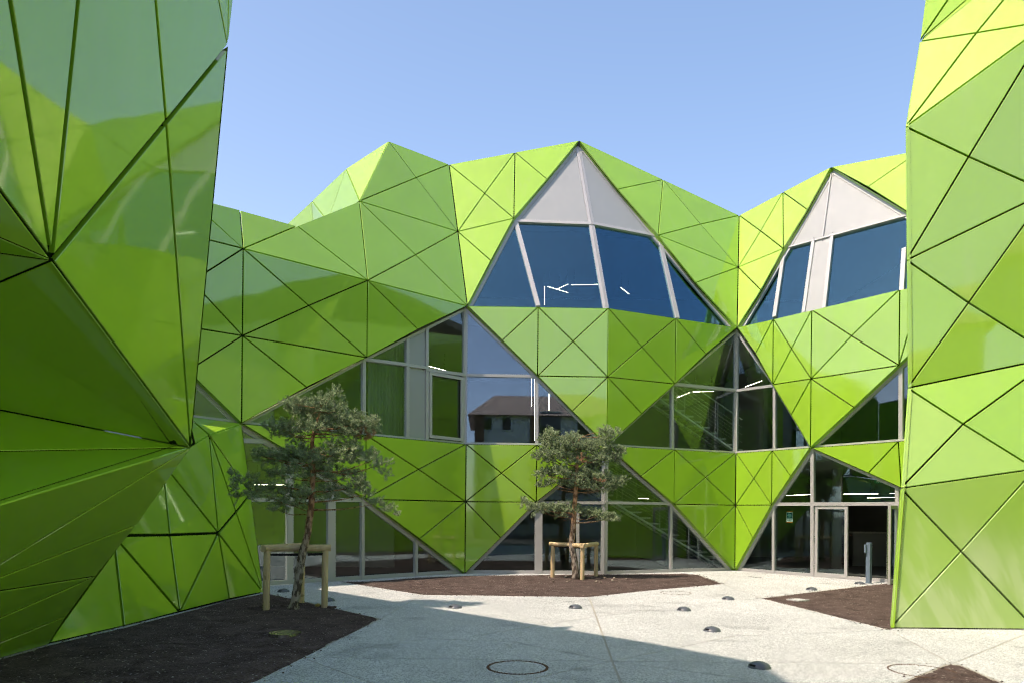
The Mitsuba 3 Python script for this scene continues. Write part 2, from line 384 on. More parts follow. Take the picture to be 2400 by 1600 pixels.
MULLIONS = {
 'W1': [((-5.321,16.28,3.741), (-5.292,16.304,-0.077), 0.15), ((-4.518,16.97,3.837), (-4.487,16.997,-0.112), 0.2), ((-3.858,17.537,2.819), (-3.834,17.558,-0.088), 0.08), ((-2.624,18.599,1.387), (-2.612,18.609,-0.032), 0.08), ((-6.209,15.516,1.988), (-3.75,17.631,2.043), 0.1), ((-6.219,15.508,3.325), (-5.23,16.358,3.384), 0.1)],
 'W2a': [((0.757,19.701,2.386), (0.78,19.702,-0.027), 0.22), ((1.895,19.724,2.053), (1.915,19.724,-0.018), 0.08), ((0.243,19.691,2.049), (2.773,19.741,2.068), 0.08)],
 'W2b': [((4.792,20.663,2.327), (4.818,20.674,-0.05), 0.08), ((2.648,19.727,2.072), (5.208,20.844,2.076), 0.08)],
 'W3': [((7.902,20.615,2.485), (7.918,20.595,0), 0.08), ((8.652,19.679,3.814), (8.675,19.65,0.004), 0.1), ((7.694,20.874,2.087), (10.265,17.665,2.085), 0.1), ((10.092,17.882,2.975), (10.109,17.86,-0.096), 0.09)],
 'W4a': [((-3.86,17.562,5.894), (-3.841,17.578,3.591), 0.09), ((-2.879,18.406,6.795), (-2.852,18.429,3.634), 0.09), ((-2.411,18.808,7.146), (-2.381,18.834,3.622), 0.09), ((-3.922,17.508,5.65), (-2.869,18.414,5.704), 0.08), ((-2.869,18.414,5.693), (-2.402,18.816,5.714), 0.08), ((-2.402,18.816,5.667), (-1.391,19.685,5.699), 0.09)],
 'W4b': [((0.675,19.72,5.837), (0.696,19.72,3.68), 0.09), ((-1.391,19.679,5.698), (0.825,19.723,5.691), 0.08)],
 'W5a': [((4.804,20.69,5.82), (4.827,20.7,3.623), 0.08), ((4.74,20.662,5.698), (7.155,21.715,5.704), 0.09)],
 'W5b': [((7.907,20.64,5.84), (7.922,20.622,3.645), 0.08), ((7.027,21.739,5.693), (8.03,20.488,5.67), 0.08)],
 'W6': [((10.138,17.856,5.987), (10.151,17.84,3.642), 0.1)],
 'W8a': [((0.681,19.829,7.751), (-0.028,21.113,10.871), 0.13), ((-0.217,21.024,10.666), (2.546,21.051,10.599), 0.1)],
 'W8b': [((4.951,20.869,7.741), (4.601,22.199,10.969), 0.13), ((2.349,21.056,10.619), (4.908,22.193,10.664), 0.1)],
 'W9': [((7.967,20.794,7.794), (8.674,21.856,10.32), 0.12), ((8.521,20.022,7.69), (9.231,21.043,10.167), 0.1), ((8.907,19.539,7.686), (9.589,20.574,10.138), 0.1), ((10.163,17.868,7.553), (10.538,18.426,8.888), 0.11), ((8.599,21.87,10.215), (10.884,18.861,10.012), 0.06), ((9.426,20.809,10.18), (10.159,21.853,12.723), 0.03)],
 'W7': [],
}
CROWN_LEFT = [(-3.37,11.86,3.63,0.14),(-3.44,12.05,3.68,0.12),(-3.15,12.01,3.78,0.09),(-3.11,11.92,3.77,0.08),(-3.83,11.99,3.61,0.14),(-3.92,12.2,3.65,0.12),(-3.78,12.11,3.53,0.17),(-3.82,12.24,3.53,0.15),(-3.49,12.23,3.48,0.2),(-3.53,12.17,3.45,0.17),(-3.12,11.96,3.5,0.18),(-3.18,12.24,3.55,0.16),(-2.86,11.93,3.31,0.17),(-2.85,11.89,3.31,0.14),(-3.2,12.12,3.24,0.2),(-3.21,12.16,3.27,0.17),(-3.61,12.2,3.2,0.19),(-3.47,11.84,3.18,0.15),(-3.9,12.15,3.23,0.13),(-3.83,11.98,3.23,0.11),(-2.63,11.88,3.31,0.16),(-2.65,12.05,3.36,0.13),(-2.46,12.12,3.28,0.1),(-2.42,12.05,3.27,0.08),(-2.57,12.11,3.22,0.12),(-2.58,11.98,3.2,0.1),(-4.09,11.92,3.2,0.13),(-4.12,11.95,3.16,0.11),(-4.33,12.13,3.17,0.09),(-4.29,12.03,3.17,0.07),(-3.87,12.08,3.08,0.11),(-3.85,12.07,3.09,0.1),(-2.9,12.04,3.12,0.16),(-2.83,11.86,3.09,0.13),(-4.13,12.08,3.1,0.09),(-4.12,12.03,3.07,0.07),(-4.44,11.99,2.7,0.1),(-4.44,11.99,2.73,0.08),(-4.36,12.01,2.68,0.14),(-4.38,12.18,2.68,0.12),(-4.15,12.25,2.65,0.19),(-4.13,12.18,2.68,0.16),(-3.85,12.01,2.72,0.16),(-3.87,12.05,2.7,0.13),(-3.8,12.05,2.85,0.11),(-3.74,11.99,2.86,0.1),(-3.56,11.85,2.65,0.18),(-3.66,12.1,2.68,0.16),(-3.41,12.26,2.71,0.2),(-3.3,11.9,2.67,0.17),(-2.98,12.04,2.73,0.19),(-2.99,11.98,2.66,0.16),(-2.79,12.22,2.73,0.15),(-2.78,12.17,2.72,0.12),(-2.45,11.91,2.63,0.13),(-2.52,12.03,2.69,0.11),(-2.28,12.0,2.58,0.09),(-2.31,12.06,2.58,0.07),(-2.27,12.06,2.43,0.06),(-2.27,12.07,2.41,0.05),(-4.16,12.03,2.4,0.11),(-4.17,12.14,2.39,0.1),(-3.78,11.81,2.4,0.15),(-3.86,12.1,2.42,0.13),(-3.49,12.18,2.44,0.16),(-3.46,12.05,2.44,0.13),(-3.1,12.09,2.38,0.16),(-3.12,12.01,2.39,0.13),(-2.81,12.15,2.36,0.13),(-2.79,11.98,2.35,0.11),(-2.81,11.87,2.85,0.13),(-2.93,12.18,2.92,0.11),(-3.2,12.13,2.9,0.1),(-3.15,11.99,2.9,0.08),(-4.92,12.02,2.31,0.07),(-4.88,11.92,2.32,0.06),(-4.81,12.01,2.24,0.07),(-4.85,12.1,2.23,0.06),(-4.85,11.97,2.11,0.06),(-4.91,12.08,2.12,0.05),(-4.86,12.09,1.99,0.06),(-4.83,12.06,1.99,0.05),(-4.63,12.05,2.28,0.09),(-4.64,12.06,2.26,0.07),(-4.52,12.02,2.09,0.13),(-4.59,12.17,2.11,0.11),(-4.54,11.91,1.95,0.08),(-4.59,11.96,1.98,0.07),(-4.23,12.06,2.07,0.14),(-4.14,11.91,2.08,0.12),(-3.93,12.14,2.07,0.14),(-3.9,12.02,2.08,0.12),(-3.57,11.9,2.03,0.14),(-3.69,12.18,2.05,0.12),(-4.06,11.97,1.88,0.11),(-4.06,12.11,1.86,0.1),(-3.75,11.99,1.89,0.1),(-3.8,12.09,1.91,0.08),(-4.16,12.11,1.77,0.09),(-4.15,12.09,1.76,0.07),(-3.18,12.04,2.11,0.13),(-3.24,12.19,2.09,0.11),(-3.28,12.12,1.97,0.1),(-3.23,11.99,1.95,0.08),(-2.75,11.99,2.16,0.13),(-2.85,12.18,2.12,0.11),(-2.54,11.97,2.05,0.1),(-2.54,12.01,2.02,0.08),(-2.4,12.09,1.88,0.09),(-2.39,12.05,1.87,0.07),(-2.22,12.01,1.8,0.06),(-2.24,12.05,1.8,0.05),(-2.11,11.99,1.74,0.05),(-2.1,12.03,1.74,0.04),(-2.63,11.96,2.23,0.1),(-2.61,11.95,2.2,0.08)]
CROWN_RIGHT = [(1.0,18.21,3.85,0.13),(0.99,17.9,3.85,0.11),(0.95,18.23,3.67,0.22),(1.02,18.08,3.69,0.18),(1.26,18.01,3.53,0.24),(1.28,17.97,3.53,0.2),(1.56,17.88,3.66,0.19),(1.6,18.28,3.75,0.16),(1.62,18.05,3.47,0.26),(1.63,18.37,3.53,0.22),(1.98,18.07,3.48,0.26),(1.93,18.11,3.49,0.22),(2.26,18.04,3.53,0.24),(2.24,17.87,3.49,0.2),(2.44,17.94,3.9,0.13),(2.43,17.93,3.87,0.11),(2.42,18.23,3.7,0.17),(2.42,17.84,3.68,0.14),(2.69,18.16,3.89,0.13),(2.71,18.0,3.87,0.11),(2.68,18.05,3.39,0.19),(2.61,17.99,3.39,0.16),(2.87,17.95,3.37,0.1),(2.9,18.16,3.42,0.08),(0.9,18.19,3.44,0.17),(0.85,18.05,3.39,0.14),(0.79,18.06,3.2,0.11),(0.77,18.09,3.18,0.09),(0.64,18.02,3.23,0.07),(0.62,18.07,3.24,0.06),(1.09,17.82,3.28,0.19),(1.12,17.85,3.28,0.16),(1.46,18.05,3.18,0.21),(1.41,18.1,3.25,0.18),(1.9,18.16,3.17,0.22),(1.89,18.06,3.17,0.18),(2.31,17.88,3.2,0.19),(2.39,18.01,3.16,0.16),(1.01,18.14,3.15,0.11),(1.0,17.99,3.1,0.09),(2.72,18.0,3.23,0.13),(2.74,17.99,3.24,0.11),(0.73,18.06,2.76,0.1),(0.74,17.95,2.74,0.08),(0.94,18.19,2.81,0.15),(0.92,18.16,2.8,0.13),(1.26,17.83,2.85,0.19),(1.22,18.29,2.86,0.16),(1.63,18.23,2.84,0.19),(1.57,18.23,2.84,0.16),(1.88,18.0,2.77,0.17),(1.87,17.99,2.82,0.14),(0.8,18.17,2.51,0.11),(0.8,18.09,2.5,0.09),(1.01,18.16,2.55,0.11),(0.99,18.01,2.54,0.09),(1.38,18.16,2.58,0.15),(1.39,18.17,2.58,0.13),(1.68,17.9,2.53,0.13),(1.72,18.11,2.51,0.11),(2.12,18.23,2.66,0.15),(2.14,17.91,2.69,0.13),(2.43,17.99,2.7,0.19),(2.52,18.18,2.7,0.16),(2.74,18.1,2.58,0.15),(2.74,17.9,2.57,0.13),(2.95,18.06,2.66,0.08),(2.97,18.09,2.68,0.06),(2.61,18.19,2.45,0.13),(2.61,18.12,2.44,0.11),(2.37,17.93,2.41,0.11),(2.36,18.14,2.41,0.09),(2.03,17.94,2.48,0.11),(2.04,18.04,2.48,0.09),(2.15,18.16,2.84,0.11),(2.17,18.13,2.85,0.09),(0.27,18.02,2.07,0.06),(0.26,18.12,2.09,0.05),(0.36,17.98,1.97,0.1),(0.35,18.1,1.94,0.08),(0.59,17.96,1.85,0.13),(0.54,17.89,1.83,0.11),(0.82,17.91,1.85,0.15),(0.85,18.02,1.88,0.13),(1.16,18.04,1.89,0.15),(1.12,18.0,1.85,0.13),(1.38,18.14,1.85,0.14),(1.39,17.95,1.81,0.12),(1.73,18.14,1.82,0.13),(1.66,18.02,1.79,0.11),(2.09,18.21,1.77,0.15),(2.05,18.21,1.76,0.13),(2.32,17.98,1.71,0.14),(2.34,18.1,1.72,0.12),(2.55,17.96,1.63,0.13),(2.61,17.94,1.62,0.11),(2.74,18.1,1.63,0.09),(2.72,18.14,1.63,0.07),(1.64,18.18,1.99,0.11),(1.63,18.18,2.02,0.09),(1.26,18.05,1.72,0.09),(1.26,17.98,1.72,0.07)]
LAMPS = [
 ('thin tube lamp behind the top centre window, left one of the crossing pair', (1.10, 22.50, 9.20), (1.80, 22.80, 9.10)),
 ('thin tube lamp behind the top centre window, right one of the crossing pair', (1.45, 22.60, 9.16), (1.86, 23.60, 9.65)),
 ('longest thin tube lamp behind the top centre window', (2.02, 24.00, 9.76), (2.94, 24.00, 9.79)),
 ('thin slanting tube lamp behind the top centre window, in its right half', (3.75, 24.00, 9.68), (3.87, 23.00, 9.14)),
 ('short upright-looking tube lamp at the foot of the top centre window', (0.98, 22.00, 9.04), (0.99, 22.02, 8.44)),
 ('tube lamp behind the shaded middle-floor window, above its opening casement', (-2.69, 21.50, 6.35), (-2.13, 21.50, 6.21)),
 ('tube lamp high behind the middle-floor window left of the grey infill panels', (-3.71, 20.50, 6.66), (-3.30, 20.50, 6.63)),
 ('hanging upright tube lamp behind the blue middle-floor pane, left of its mullion', (0.57, 21.20, 5.92), (0.58, 21.22, 5.07)),
 ('hanging upright tube lamp behind the blue middle-floor pane, right at its mullion', (0.67, 21.60, 5.99), (0.69, 21.62, 4.04)),
 ('hanging upright tube lamp behind the narrow pane right of the blue one', (1.13, 21.60, 5.53), (1.14, 21.62, 5.01)),
 ('tube lamp above the middle-floor staircase', (6.45, 24.50, 6.16), (7.19, 24.50, 6.18)),
 ('short tube lamp seen end-on above the middle-floor staircase', (5.66, 23.50, 5.78), (6.72, 26.00, 6.40)),
 ('tube lamp behind the middle-floor pane right of the corner, slanting up', (7.82, 23.00, 6.07), (8.56, 23.50, 6.38)),
 ('tube lamp above the ground-floor staircase', (4.53, 24.50, 2.32), (4.89, 24.50, 2.31)),
 ('tube lamp behind the narrow upper pane left of the entrance', (9.64, 24.00, 2.46), (10.48, 24.00, 2.50)),
 ('long tube lamp above the entrance door', (10.93, 22.50, 2.48), (12.06, 22.50, 2.50)),
 ('tube lamp above the open entrance leaf, the lower one', (10.72, 20.60, 2.31), (11.61, 20.60, 2.33)),
 ('tube lamp at the far right above the entrance', (12.45, 22.50, 2.51), (12.71, 22.50, 2.51)),
 ('tube lamp behind the pine over the shaded glazed doors', (-7.14, 18.80, 2.46), (-6.27, 19.50, 2.49)),
]

# ---------------------------------------------------------------- facade panels
LAQ = ('green_lacquer', 'green_lacquer', 'green_lacquer_deep', 'green_lacquer_pale')
backing = {}
PULL = {}
def panel(parent, pts, mat=None, gap=.014, thick=.05, bev=.005, back=True, tilt=.0016, name='panel'):
    P_ = np.array([V(p) for p in pts]); n = np.zeros(3)
    for i in range(len(P_)): n += np.cross(P_[i] - P_[0], P_[(i + 1) % len(P_)] - P_[0])
    n = unit(n); c = P_.mean(0)
    if n @ (c - np.array([0, 5.0, 3.0])) > 0: n = -n
    fr = frame_of(n); uv = np.c_[(P_ - c) @ fr[0], (P_ - c) @ fr[1]]; h = (P_ - c) @ n
    if sg.Polygon(uv).exterior.is_ccw is False: uv, h = uv[::-1], h[::-1]
    if back:
        q = lift(uv, h - thick - .02, c, fr)
        names = pts if np.allclose(uv, np.c_[(P_ - c) @ fr[0], (P_ - c) @ fr[1]]) else pts[::-1]
        q = q + np.array([PULL.get(k_, (0, 0, 0)) if isinstance(k_, str) else (0, 0, 0) for k_ in names])
        backing.setdefault(parent, []).append(trimesh.Trimesh(q, [[0, i, i + 1] for i in range(1, len(uv) - 1)], process=False))
    r1, r0 = inset(uv, gap), inset(uv, gap + bev)
    A0 = sg.Polygon(uv); A1 = sg.Polygon(r0)
    if not A1.is_valid or A1.area < 1e-4 or A1.area > A0.area or not A1.exterior.is_ccw or not A0.buffer(.01).contains(A1): return None
    k = len(uv); dz = h + rng.uniform(-1, 1, k) * tilt
    v = np.vstack([lift(r0, dz, c, fr), lift(r1, dz - bev, c, fr), lift(r1, dz - thick, c, fr)]); f = []
    for i in range(1, k - 1): f += [[0, i, i + 1], [2 * k, 2 * k + i + 1, 2 * k + i]]
    for a in (0, k):
        for i in range(k):
            j = (i + 1) % k; f += [[a + i, a + k + i, a + k + j], [a + i, a + k + j, a + j]]
    key = obj(name, (v, f), mat or LAQ[rng.integers(4)], parent)
    return key
def flush_backing(parent):
    obj('substructure', cat_(*backing.pop(parent)), 'joint_dark', parent)

MAIN = thing('school_building', 'green faceted school building at the far end of the courtyard, with triangular window openings', 'building')
def plane_n(a, b, c):
    n = unit(np.cross(V(b) - V(a), V(c) - V(a))); return -n if n @ (V(a) - EYE) > 0 else n
NF = {'FL': plane_n('Z0', 'A0', 'A2'), 'FAE': plane_n('A0', 'E0', 'E2'), 'FEB': plane_n('E0', 'B0', 'B2'), 'FBD': plane_n('B0', 'D1', 'D2'),
      'UAE': plane_n('A2', 'E2', 'P'), 'UEB': plane_n('E2', 'B2', 'P'), 'UBD': plane_n('B2', 'C2', 'Ba')}
MAIN_PANELS = '''A2 M2 e1;e1 M2 Mm;M2 E2 x1;M2 x1 Mm;E2 Em x1;Mm x1 Em;Mm Em e2;e2 Em E1
E2 N2 x2;E2 x2 Em;N2 x2 Nm;Em x2 Nm;N2 B2 e3;N2 e3 Nm;Em Nm e4;Em e4 E1
A1 M1 x3;A1 x3 Ah;M1 Mh x3;Ah x3 Mh;M1 E1 e5;M1 e5 Mh;Ah Mh e6;Ah e6 A0
K1 A1 x4;K1 x4 Kh;A1 Ah x4;Kh x4 Ah;Kh Ah e7;Ah A0 e7;Z1 K1 e8;e8 K1 Kh
E1 N1 e9;e9 N1 Nh;N1 B1 x5;N1 x5 Nh;B1 Bh x5;Nh x5 Bh;Nh Bh e10;e10 Bh B0
B1 O1 x6;B1 x6 Bh;O1 Oh x6;Bh x6 Oh;O1 C1 e11;O1 e11 Oh;Bh Oh e12;Bh e12 B0;C1 D1 e13;e13 D1 Dh;D1 Dr1 Dh
B2 O2 e14;e14 O2 Om;O2 C2 x7;O2 x7 Om;C2 Cm x7;Om x7 Cm;Om Cm e15;e15 Cm C1;C2 D2 x8;C2 x8 Cm;D2 Dm x8;Cm x8 Dm;Cm Dm e16;Cm e16 C1;D2 Dr2 Dm;Dr2 Drm Dm
Z2 K2 x9;Z2 x9 Zm;K2 Km x9;Zm x9 Km;Zm Km e17;Zm e17 Z1;K2 A2 e18;K2 e18 Km
S T0 Z2;Z2 T0 K2;T0 T1 K2;T1 AM x10;T1 x10 K2;AM A2 x10;K2 x10 A2;T1 La x11;T1 x11 AM;La Aa x11;Aa AM x11;S S0 y1 Z2;Z2 y1 y2;Z2 y2 y3;Z2 y3 Zm;Zm y3 y4;Zm y4 y5;Zm y5 Z1
Aa T2 x12;Aa x12 AM;T2 S1 x12;AM x12 S1;AM S1 q1;A2 AM q1;T2 P q2;T2 q2 S1
P T3 q3;q3 T3 S2;T3 Ba x13;T3 x13 S2;Ba BM x13;S2 x13 BM;S2 BM q4;BM B2 q4
Ba T4 x14;Ba x14 BM;T4 S3 x14;BM x14 S3;BM S3 q6;B2 BM q6;T4 Ca q5;T4 q5 S3;Ca t5 q7;q7 t5 t6
La ba T1;ba bb T1;ba bc bb;bc bh bb;bc be bf bh'''
for row in MAIN_PANELS.replace('\n', ';').split(';'): panel(MAIN, row.split())
YL = (-8.75, 13.12)
for q in ([(*YL, 3.7), 'y6', 'y5', (*YL, 5.67)], [(*YL, 5.67), 'y5', 'y2', (*YL, 7.63)], [(*YL, 7.63), 'y2', 'y0', (-9.0, 13.5, 8.6)]): panel(MAIN, q)
flush_backing(MAIN)

# ---------------------------------------------------------------- windows of the school
def recessed(p, n, r, n2=None):
    p = V(p)
    if n2 is None: return p - n * r
    return p + np.linalg.pinv(np.array([n, n2])) @ np.array([-r, -r])
def window(parent, face, outline, r, mulls, infill=(), fw=.07, label=None, reveal=True, doorway=None):
    """outline: (point, neighbouring face or None) around the opening; an edge between two fold points has no reveal"""
    n = NF[face]; pts = [V(p) for p, _ in outline]; rp = np.array([recessed(p, n, r, NF[f] if f else None) for p, f in outline])
    o = rp[0]; fr = frame_of(n); uv = np.c_[(rp - o) @ fr[0], (rp - o) @ fr[1]]; poly = sg.Polygon(uv).buffer(0)
    to2 = lambda p: np.array([(V(p) - o) @ fr[0], (V(p) - o) @ fr[1]])
    ring = poly.difference(poly.buffer(-fw, join_style=2, mitre_limit=8))
    root = obj('window', extrude(ring, -.06, .03, o, fr), 'aluminium', parent)
    if label: tag(root, label)
    inner = poly.difference(ring); cuts = []
    for a, b, w in mulls:
        ln = sg.LineString([to2(a), to2(b)]).buffer(w / 2, cap_style=3).intersection(poly.buffer(-.004))
        if ln.is_empty: continue
        e_ = unit(to2(b) - to2(a)) * .14; cuts.append(ln.union(sg.LineString([to2(a) - e_, to2(b) + e_]).buffer(.008).intersection(poly))); m = extrude(ln, -.066, .044 + .004 * len(cuts), o, fr)
        if m is not None: obj('mullion', m, 'aluminium', root)
    if cuts: inner = inner.difference(so.unary_union(cuts))
    fills = [sg.Polygon([to2(p) for p in q]) for q in infill]
    for g in getattr(inner, 'geoms', [inner]):
        if g.area < .012: continue
        c = g.representative_point()
        if doorway and doorway(lift(np.array(c.coords), 0, o, fr)[0]): continue
        if any(f.contains(c) for f in fills):
            obj('infill_panel', extrude(g.buffer(-.006, join_style=2), -.03, .012, o, fr), 'alu_panel', root)
        else:
            obj('pane', sheet(g.buffer(.012, join_style=2), -.012, o, fr), 'glass' if face[0] == 'U' else 'mid_glass' if face == 'FAE' and r > .17 else 'clear_glass', root)
    if reveal:
        ms = []
        for i in range(len(pts)):
            j = (i + 1) % len(pts)
            if (outline[i][1] and outline[j][1]) or (pts[i][2] < .05 and pts[j][2] < .05): continue
            a, b = pts[i] - n * .006, pts[j] - n * .006
            ms.append(trimesh.Trimesh([a, b, rp[j] - n * .07, rp[i] - n * .07], [[0, 1, 2], [0, 2, 3]], process=False))
        if ms: obj('reveal', cat_(*ms), 'green_lacquer_deep', root)
    return root, o, fr, to2
W = MULLIONS
window(MAIN, 'FL', [('Z1', None), ('Kh', None), ('A0', None), ((-6.35, 15.18, 0), None), ((-6.35, 15.18, 3.5), None)], .16, W['W1'],
       infill=[[(-6.4, 15.6, 3.38), (-5.0, 16.86, 3.38), (-5.0, 16.86, 4), (-6.4, 15.6, 4)]], fw=.10)
window(MAIN, 'FAE', [('A0', None), ('E0', 'FEB'), ('E1', 'FEB'), ('Mh', None)], .16, W['W2a'], fw=.095)
window(MAIN, 'FEB', [('E0', 'FAE'), ('B0', None), ('Nh', None), ('E1', 'FAE')], .16, W['W2b'], fw=.095)
w3 = window(MAIN, 'FBD', [('B0', None), ((10.4, 17.24, 0), None), ((10.4, 17.24, 2.3), None), ('Dh', None), ('C1', None), ('Oh', None)], .16, W['W3'], label='entrance glazing', fw=.09, doorway=lambda p: p[2] < 2.03 and 8.75 < p[0] < 10.2)
w4 = window(MAIN, 'FL', [('Z1', None), ('A1', 'FAE'), ('A2', 'FAE'), ('Km', None)], .18, W['W4a'],
       infill=[[(-2.83, 18.45, 3.5), (-2.44, 18.79, 3.5), (-2.44, 18.79, 8), (-2.83, 18.45, 8)]])
q_ = sg.Polygon([w4[3](p) for p in G['casement']])
ck = obj('casement', extrude(q_.difference(q_.buffer(-.085, join_style=2)), .031, .075, w4[1], w4[2]), 'aluminium', w4[0])
tag(ck, 'opening casement with a wide inner frame')
window(MAIN, 'FAE', [('A1', 'FL'), ('E1', None), ('Mm', None), ('A2', 'FL')], .18, W['W4b'])
window(MAIN, 'FEB', [('E1', None), ('B1', 'FBD'), ('B2', 'FBD'), ('Nm', None)], .18, W['W5a'])
window(MAIN, 'FBD', [('B1', 'FEB'), ('C1', None), ('Om', None), ('B2', 'FEB')], .18, W['W5b'])
window(MAIN, 'FBD', [('C1', None), ('Dr1', None), ('Drm', None), ('Dm', None)], .18, W['W6'])
window(MAIN, 'FL', [('y6', None), ('Z1', None), ('y5', None)], .18, [])
window(MAIN, 'UAE', [('A2', None), ('E2', 'UEB'), ('P', 'UEB'), ('S1', None)], .17, W['W8a'],
       infill=[[V('A2') + (-3, 1.2, 3.06), V('E2') + (3, 1.2, 3.06), V('P') + (3, 1, 2), V('P') + (-6, 1, 2)]], fw=.09)
window(MAIN, 'UEB', [('E2', 'UAE'), ('B2', None), ('S2', None), ('P', 'UAE')], .17, W['W8b'],
       infill=[[V('E2') + (-2, .4, 3.02), V('B2') + (2, 2.2, 3.02), V('P') + (5, 3, 2), V('P') + (-3, 0, 2)]], fw=.09)
w9b = [(8.521, 20.022, 7.6), (8.907, 19.539, 7.6), (9.62, 20.60, 10.2), (9.24, 21.05, 10.2)]
window(MAIN, 'UBD', [('B2', None), ('Dr2', None), ('t6', None), ('Ca', None), ('S3', None)], .19, W['W9'],
       infill=[[(8.5, 21.99, 10.22), (11.1, 18.6, 10.0), (12, 20, 14), (9, 23, 14)], w9b], fw=.09)
# left leaf of the entrance door
o, fr, to2 = w3[1:]
def leaf(root, a, b, z0, z1, hinge_at_a=True):
    a, b = np.array(a, float), np.array(b, float); d = unit(b - a); L = np.linalg.norm(b - a); nn = np.array([d[1], -d[0], 0.0])
    if nn @ (np.r_[a, 0] - EYE) > 0: nn = -nn
    fr_ = (np.r_[d, 0.0], np.array([0, 0, 1.0]), np.cross(np.r_[d, 0.0], [0, 0, 1.0])); oo = np.r_[a, z0]
    P_ = sg.box(0, 0, L, z1 - z0); I = sg.box(.085, .10, L - .085, z1 - z0 - .085)
    key = obj('door', extrude(P_.difference(I), -.03, .035, oo, fr_), 'aluminium', root)
    obj('pane', sheet(I.buffer(.01, join_style=2), 0, oo, fr_), 'clear_glass', key)
    hx = 0 if hinge_at_a else L
    for z in (.18, 1.0, 1.8): obj('hinge', tube([oo + fr_[0] * hx + fr_[2] * .045 + [0, 0, z], oo + fr_[0] * hx + fr_[2] * .045 + [0, 0, z + .16]], .014, 8), 'steel', key)
    return key, oo, fr_, L
d1, oo, fr_, L = leaf(MAIN, (8.715, 19.61), (9.295, 18.875), .03, 2.03)
tag(d1, 'closed glazed leaf of the entrance door')
d2, oo, fr_, L = leaf(MAIN, (10.06, 17.85), (9.52, 17.22), .03, 2.03)
tag(d2, 'entrance door leaf standing open')
hp = oo + fr_[0] * (L - .06)
obj('handle', cat_(tube([hp + np.array([-.07, -.02, .15]), hp + np.array([-.07, -.02, 1.9])], .018, 10), tube([hp + np.array([-.07, -.02, .3]), hp + np.array([0, 0, .3])], .01, 6), tube([hp + np.array([-.07, -.02, 1.7]), hp + np.array([0, 0, 1.7])], .01, 6)), 'steel', d2)
# ---------------------------------------------------------------- inside of the school
def prism(xy, z0, z1): return extrude(sg.Polygon(xy), z0, z1, ORIGIN, FLAT)
FOOT = [(-6.6, 15.5), (-1.30, 20.05), (2.60, 20.12), (6.98, 22.05), (7.15, 22.0), (10.55, 17.75), (14, 20), (14, 29), (-12, 29), (-12, 18), (-9.0, 14.2)]
obj('ground_floor', sheet(sg.Polygon(FOOT), .006, ORIGIN, FLAT), 'room_floor', MAIN)
FT2 = [(-6.2, 15.9), (-1.28, 20.25), (2.55, 20.35), (6.98, 22.25), (10.9, 17.6), (14, 20), (14, 29), (-12, 29), (-12, 18), (-9.0, 14.2)]
for z in (3.7, 7.63): obj('floor_slab', prism(FT2, z - .36, z - .03), 'room_white', MAIN)
FT3 = [(-3.4, 21.2), (-1.9, 21.8), (2.2, 21.9), (7.6, 23.8), (10.6, 20.4), (14, 22), (14, 29), (-3.4, 29)]
obj('ceiling', prism(FT3, 10.75, 10.95), 'room_dark', MAIN)
obj('back_wall', cat_(box(26, .2, 13, (1, 28.8, 6.0)), box(.2, 11, 13, (13.9, 24, 6.0)), box(.2, 12, 8, (-9.5, 23, 3.9)), box(.15, 5.5, 3.3, (5.3, 26, 1.65)), box(.15, 5.5, 3.5, (-4.2, 25.8, 5.5)), box(5.0, .15, 3.3, (-6.2, 21.5, 1.65)), box(.15, 4.5, 3.5, (8.9, 26.3, 5.5))), 'room_white', MAIN)
roofs = [[np.array(q) for q in ((-6.6, 15.9, 8.3), (-5.5, 16.9, 8.3), (-4.3, 18.6, 8.3), (-4.2, 20.5, 8.3), (-12, 24, 8.3), (-12, 14, 8.3))],
         [V(k) - [0, 0, .03] for k in ('be', 'bc', 'ba', 'La', 'Aa', 'T2', 'P', 'T3', 'Ba', 'T4', 'Ca', 't5')] + [np.array([15, 22, 12.0]), np.array([15, 29.2, 11.8]), np.array([-12, 29.2, 11.5]), np.array([-12, 25, 11.5])]]
rm = []
for q in roofs:
    q = np.array(q); v2, f2 = trimesh.creation.triangulate_polygon(sg.Polygon(q[:, :2]), engine='earcut')
    z = [q[np.argmin(np.linalg.norm(q[:, :2] - p, axis=1)), 2] for p in v2]
    rm.append(trimesh.Trimesh(np.c_[v2, z], f2, process=False))
obj('roof', cat_(*rm), 'room_dark', MAIN)

# ---------------------------------------------------------------- the overhanging wing at the left edge
WING = thing('school_wing', 'overhanging wing of mirror-glossy green panels filling the left edge, its underside folded in', 'building')
PULL.update(wK=(-.1, -.10, 0), w1=(-.1, -.12, 0), kC=(-.1, -.1, 0), b1=(-.1, -.1, 0))
WING_PANELS = '''w2 wS jl j1;w2 j1 j2;w2 j2 j3 wX;wX j3 kA wK;w2 wX w1;wX wK w1
Z1 gV gQ;gV gc gQ;gV gG gc;gQ gc bc1;gc gG bc1;gG bgb bc1;gG bg1 bgb;gV2 gV gG;gV2 gG gx;gx gG bg1;gV2 gx gH;gH gx bg1;gH bg1 bga;gH bga b1;gW gV gV2
gV Z1 y6;gW gV y6'''
for row in 'w2 wS u1;w2 u1 u2;w2 u2 u3;w1 w2 u3 m1;w1 m1 m2;w1 m2 m3;w1 m3 m4;w1 m4 s1;s1 m4 s2;s2 m4 m7;m4 m3 m7;s2 m7 m8 s3;s3 m8 b1'.split(';'): panel(WING, row.split(), gap=.009, thick=.008)
obj('inner_wall', box(.1, 16, 4.2, (-7.3, 5, 2.1)), 'joint_dark', WING)
for row in ('wK kA kB', 'wK kB kC'): panel(WING, row.split(), gap=.009)
N['hx'] = (-6.3, 9.0, 2.6); N['mb'] = (-5.9, 4.5, 0); N['zr'] = (-6.05, 15.55, 0)
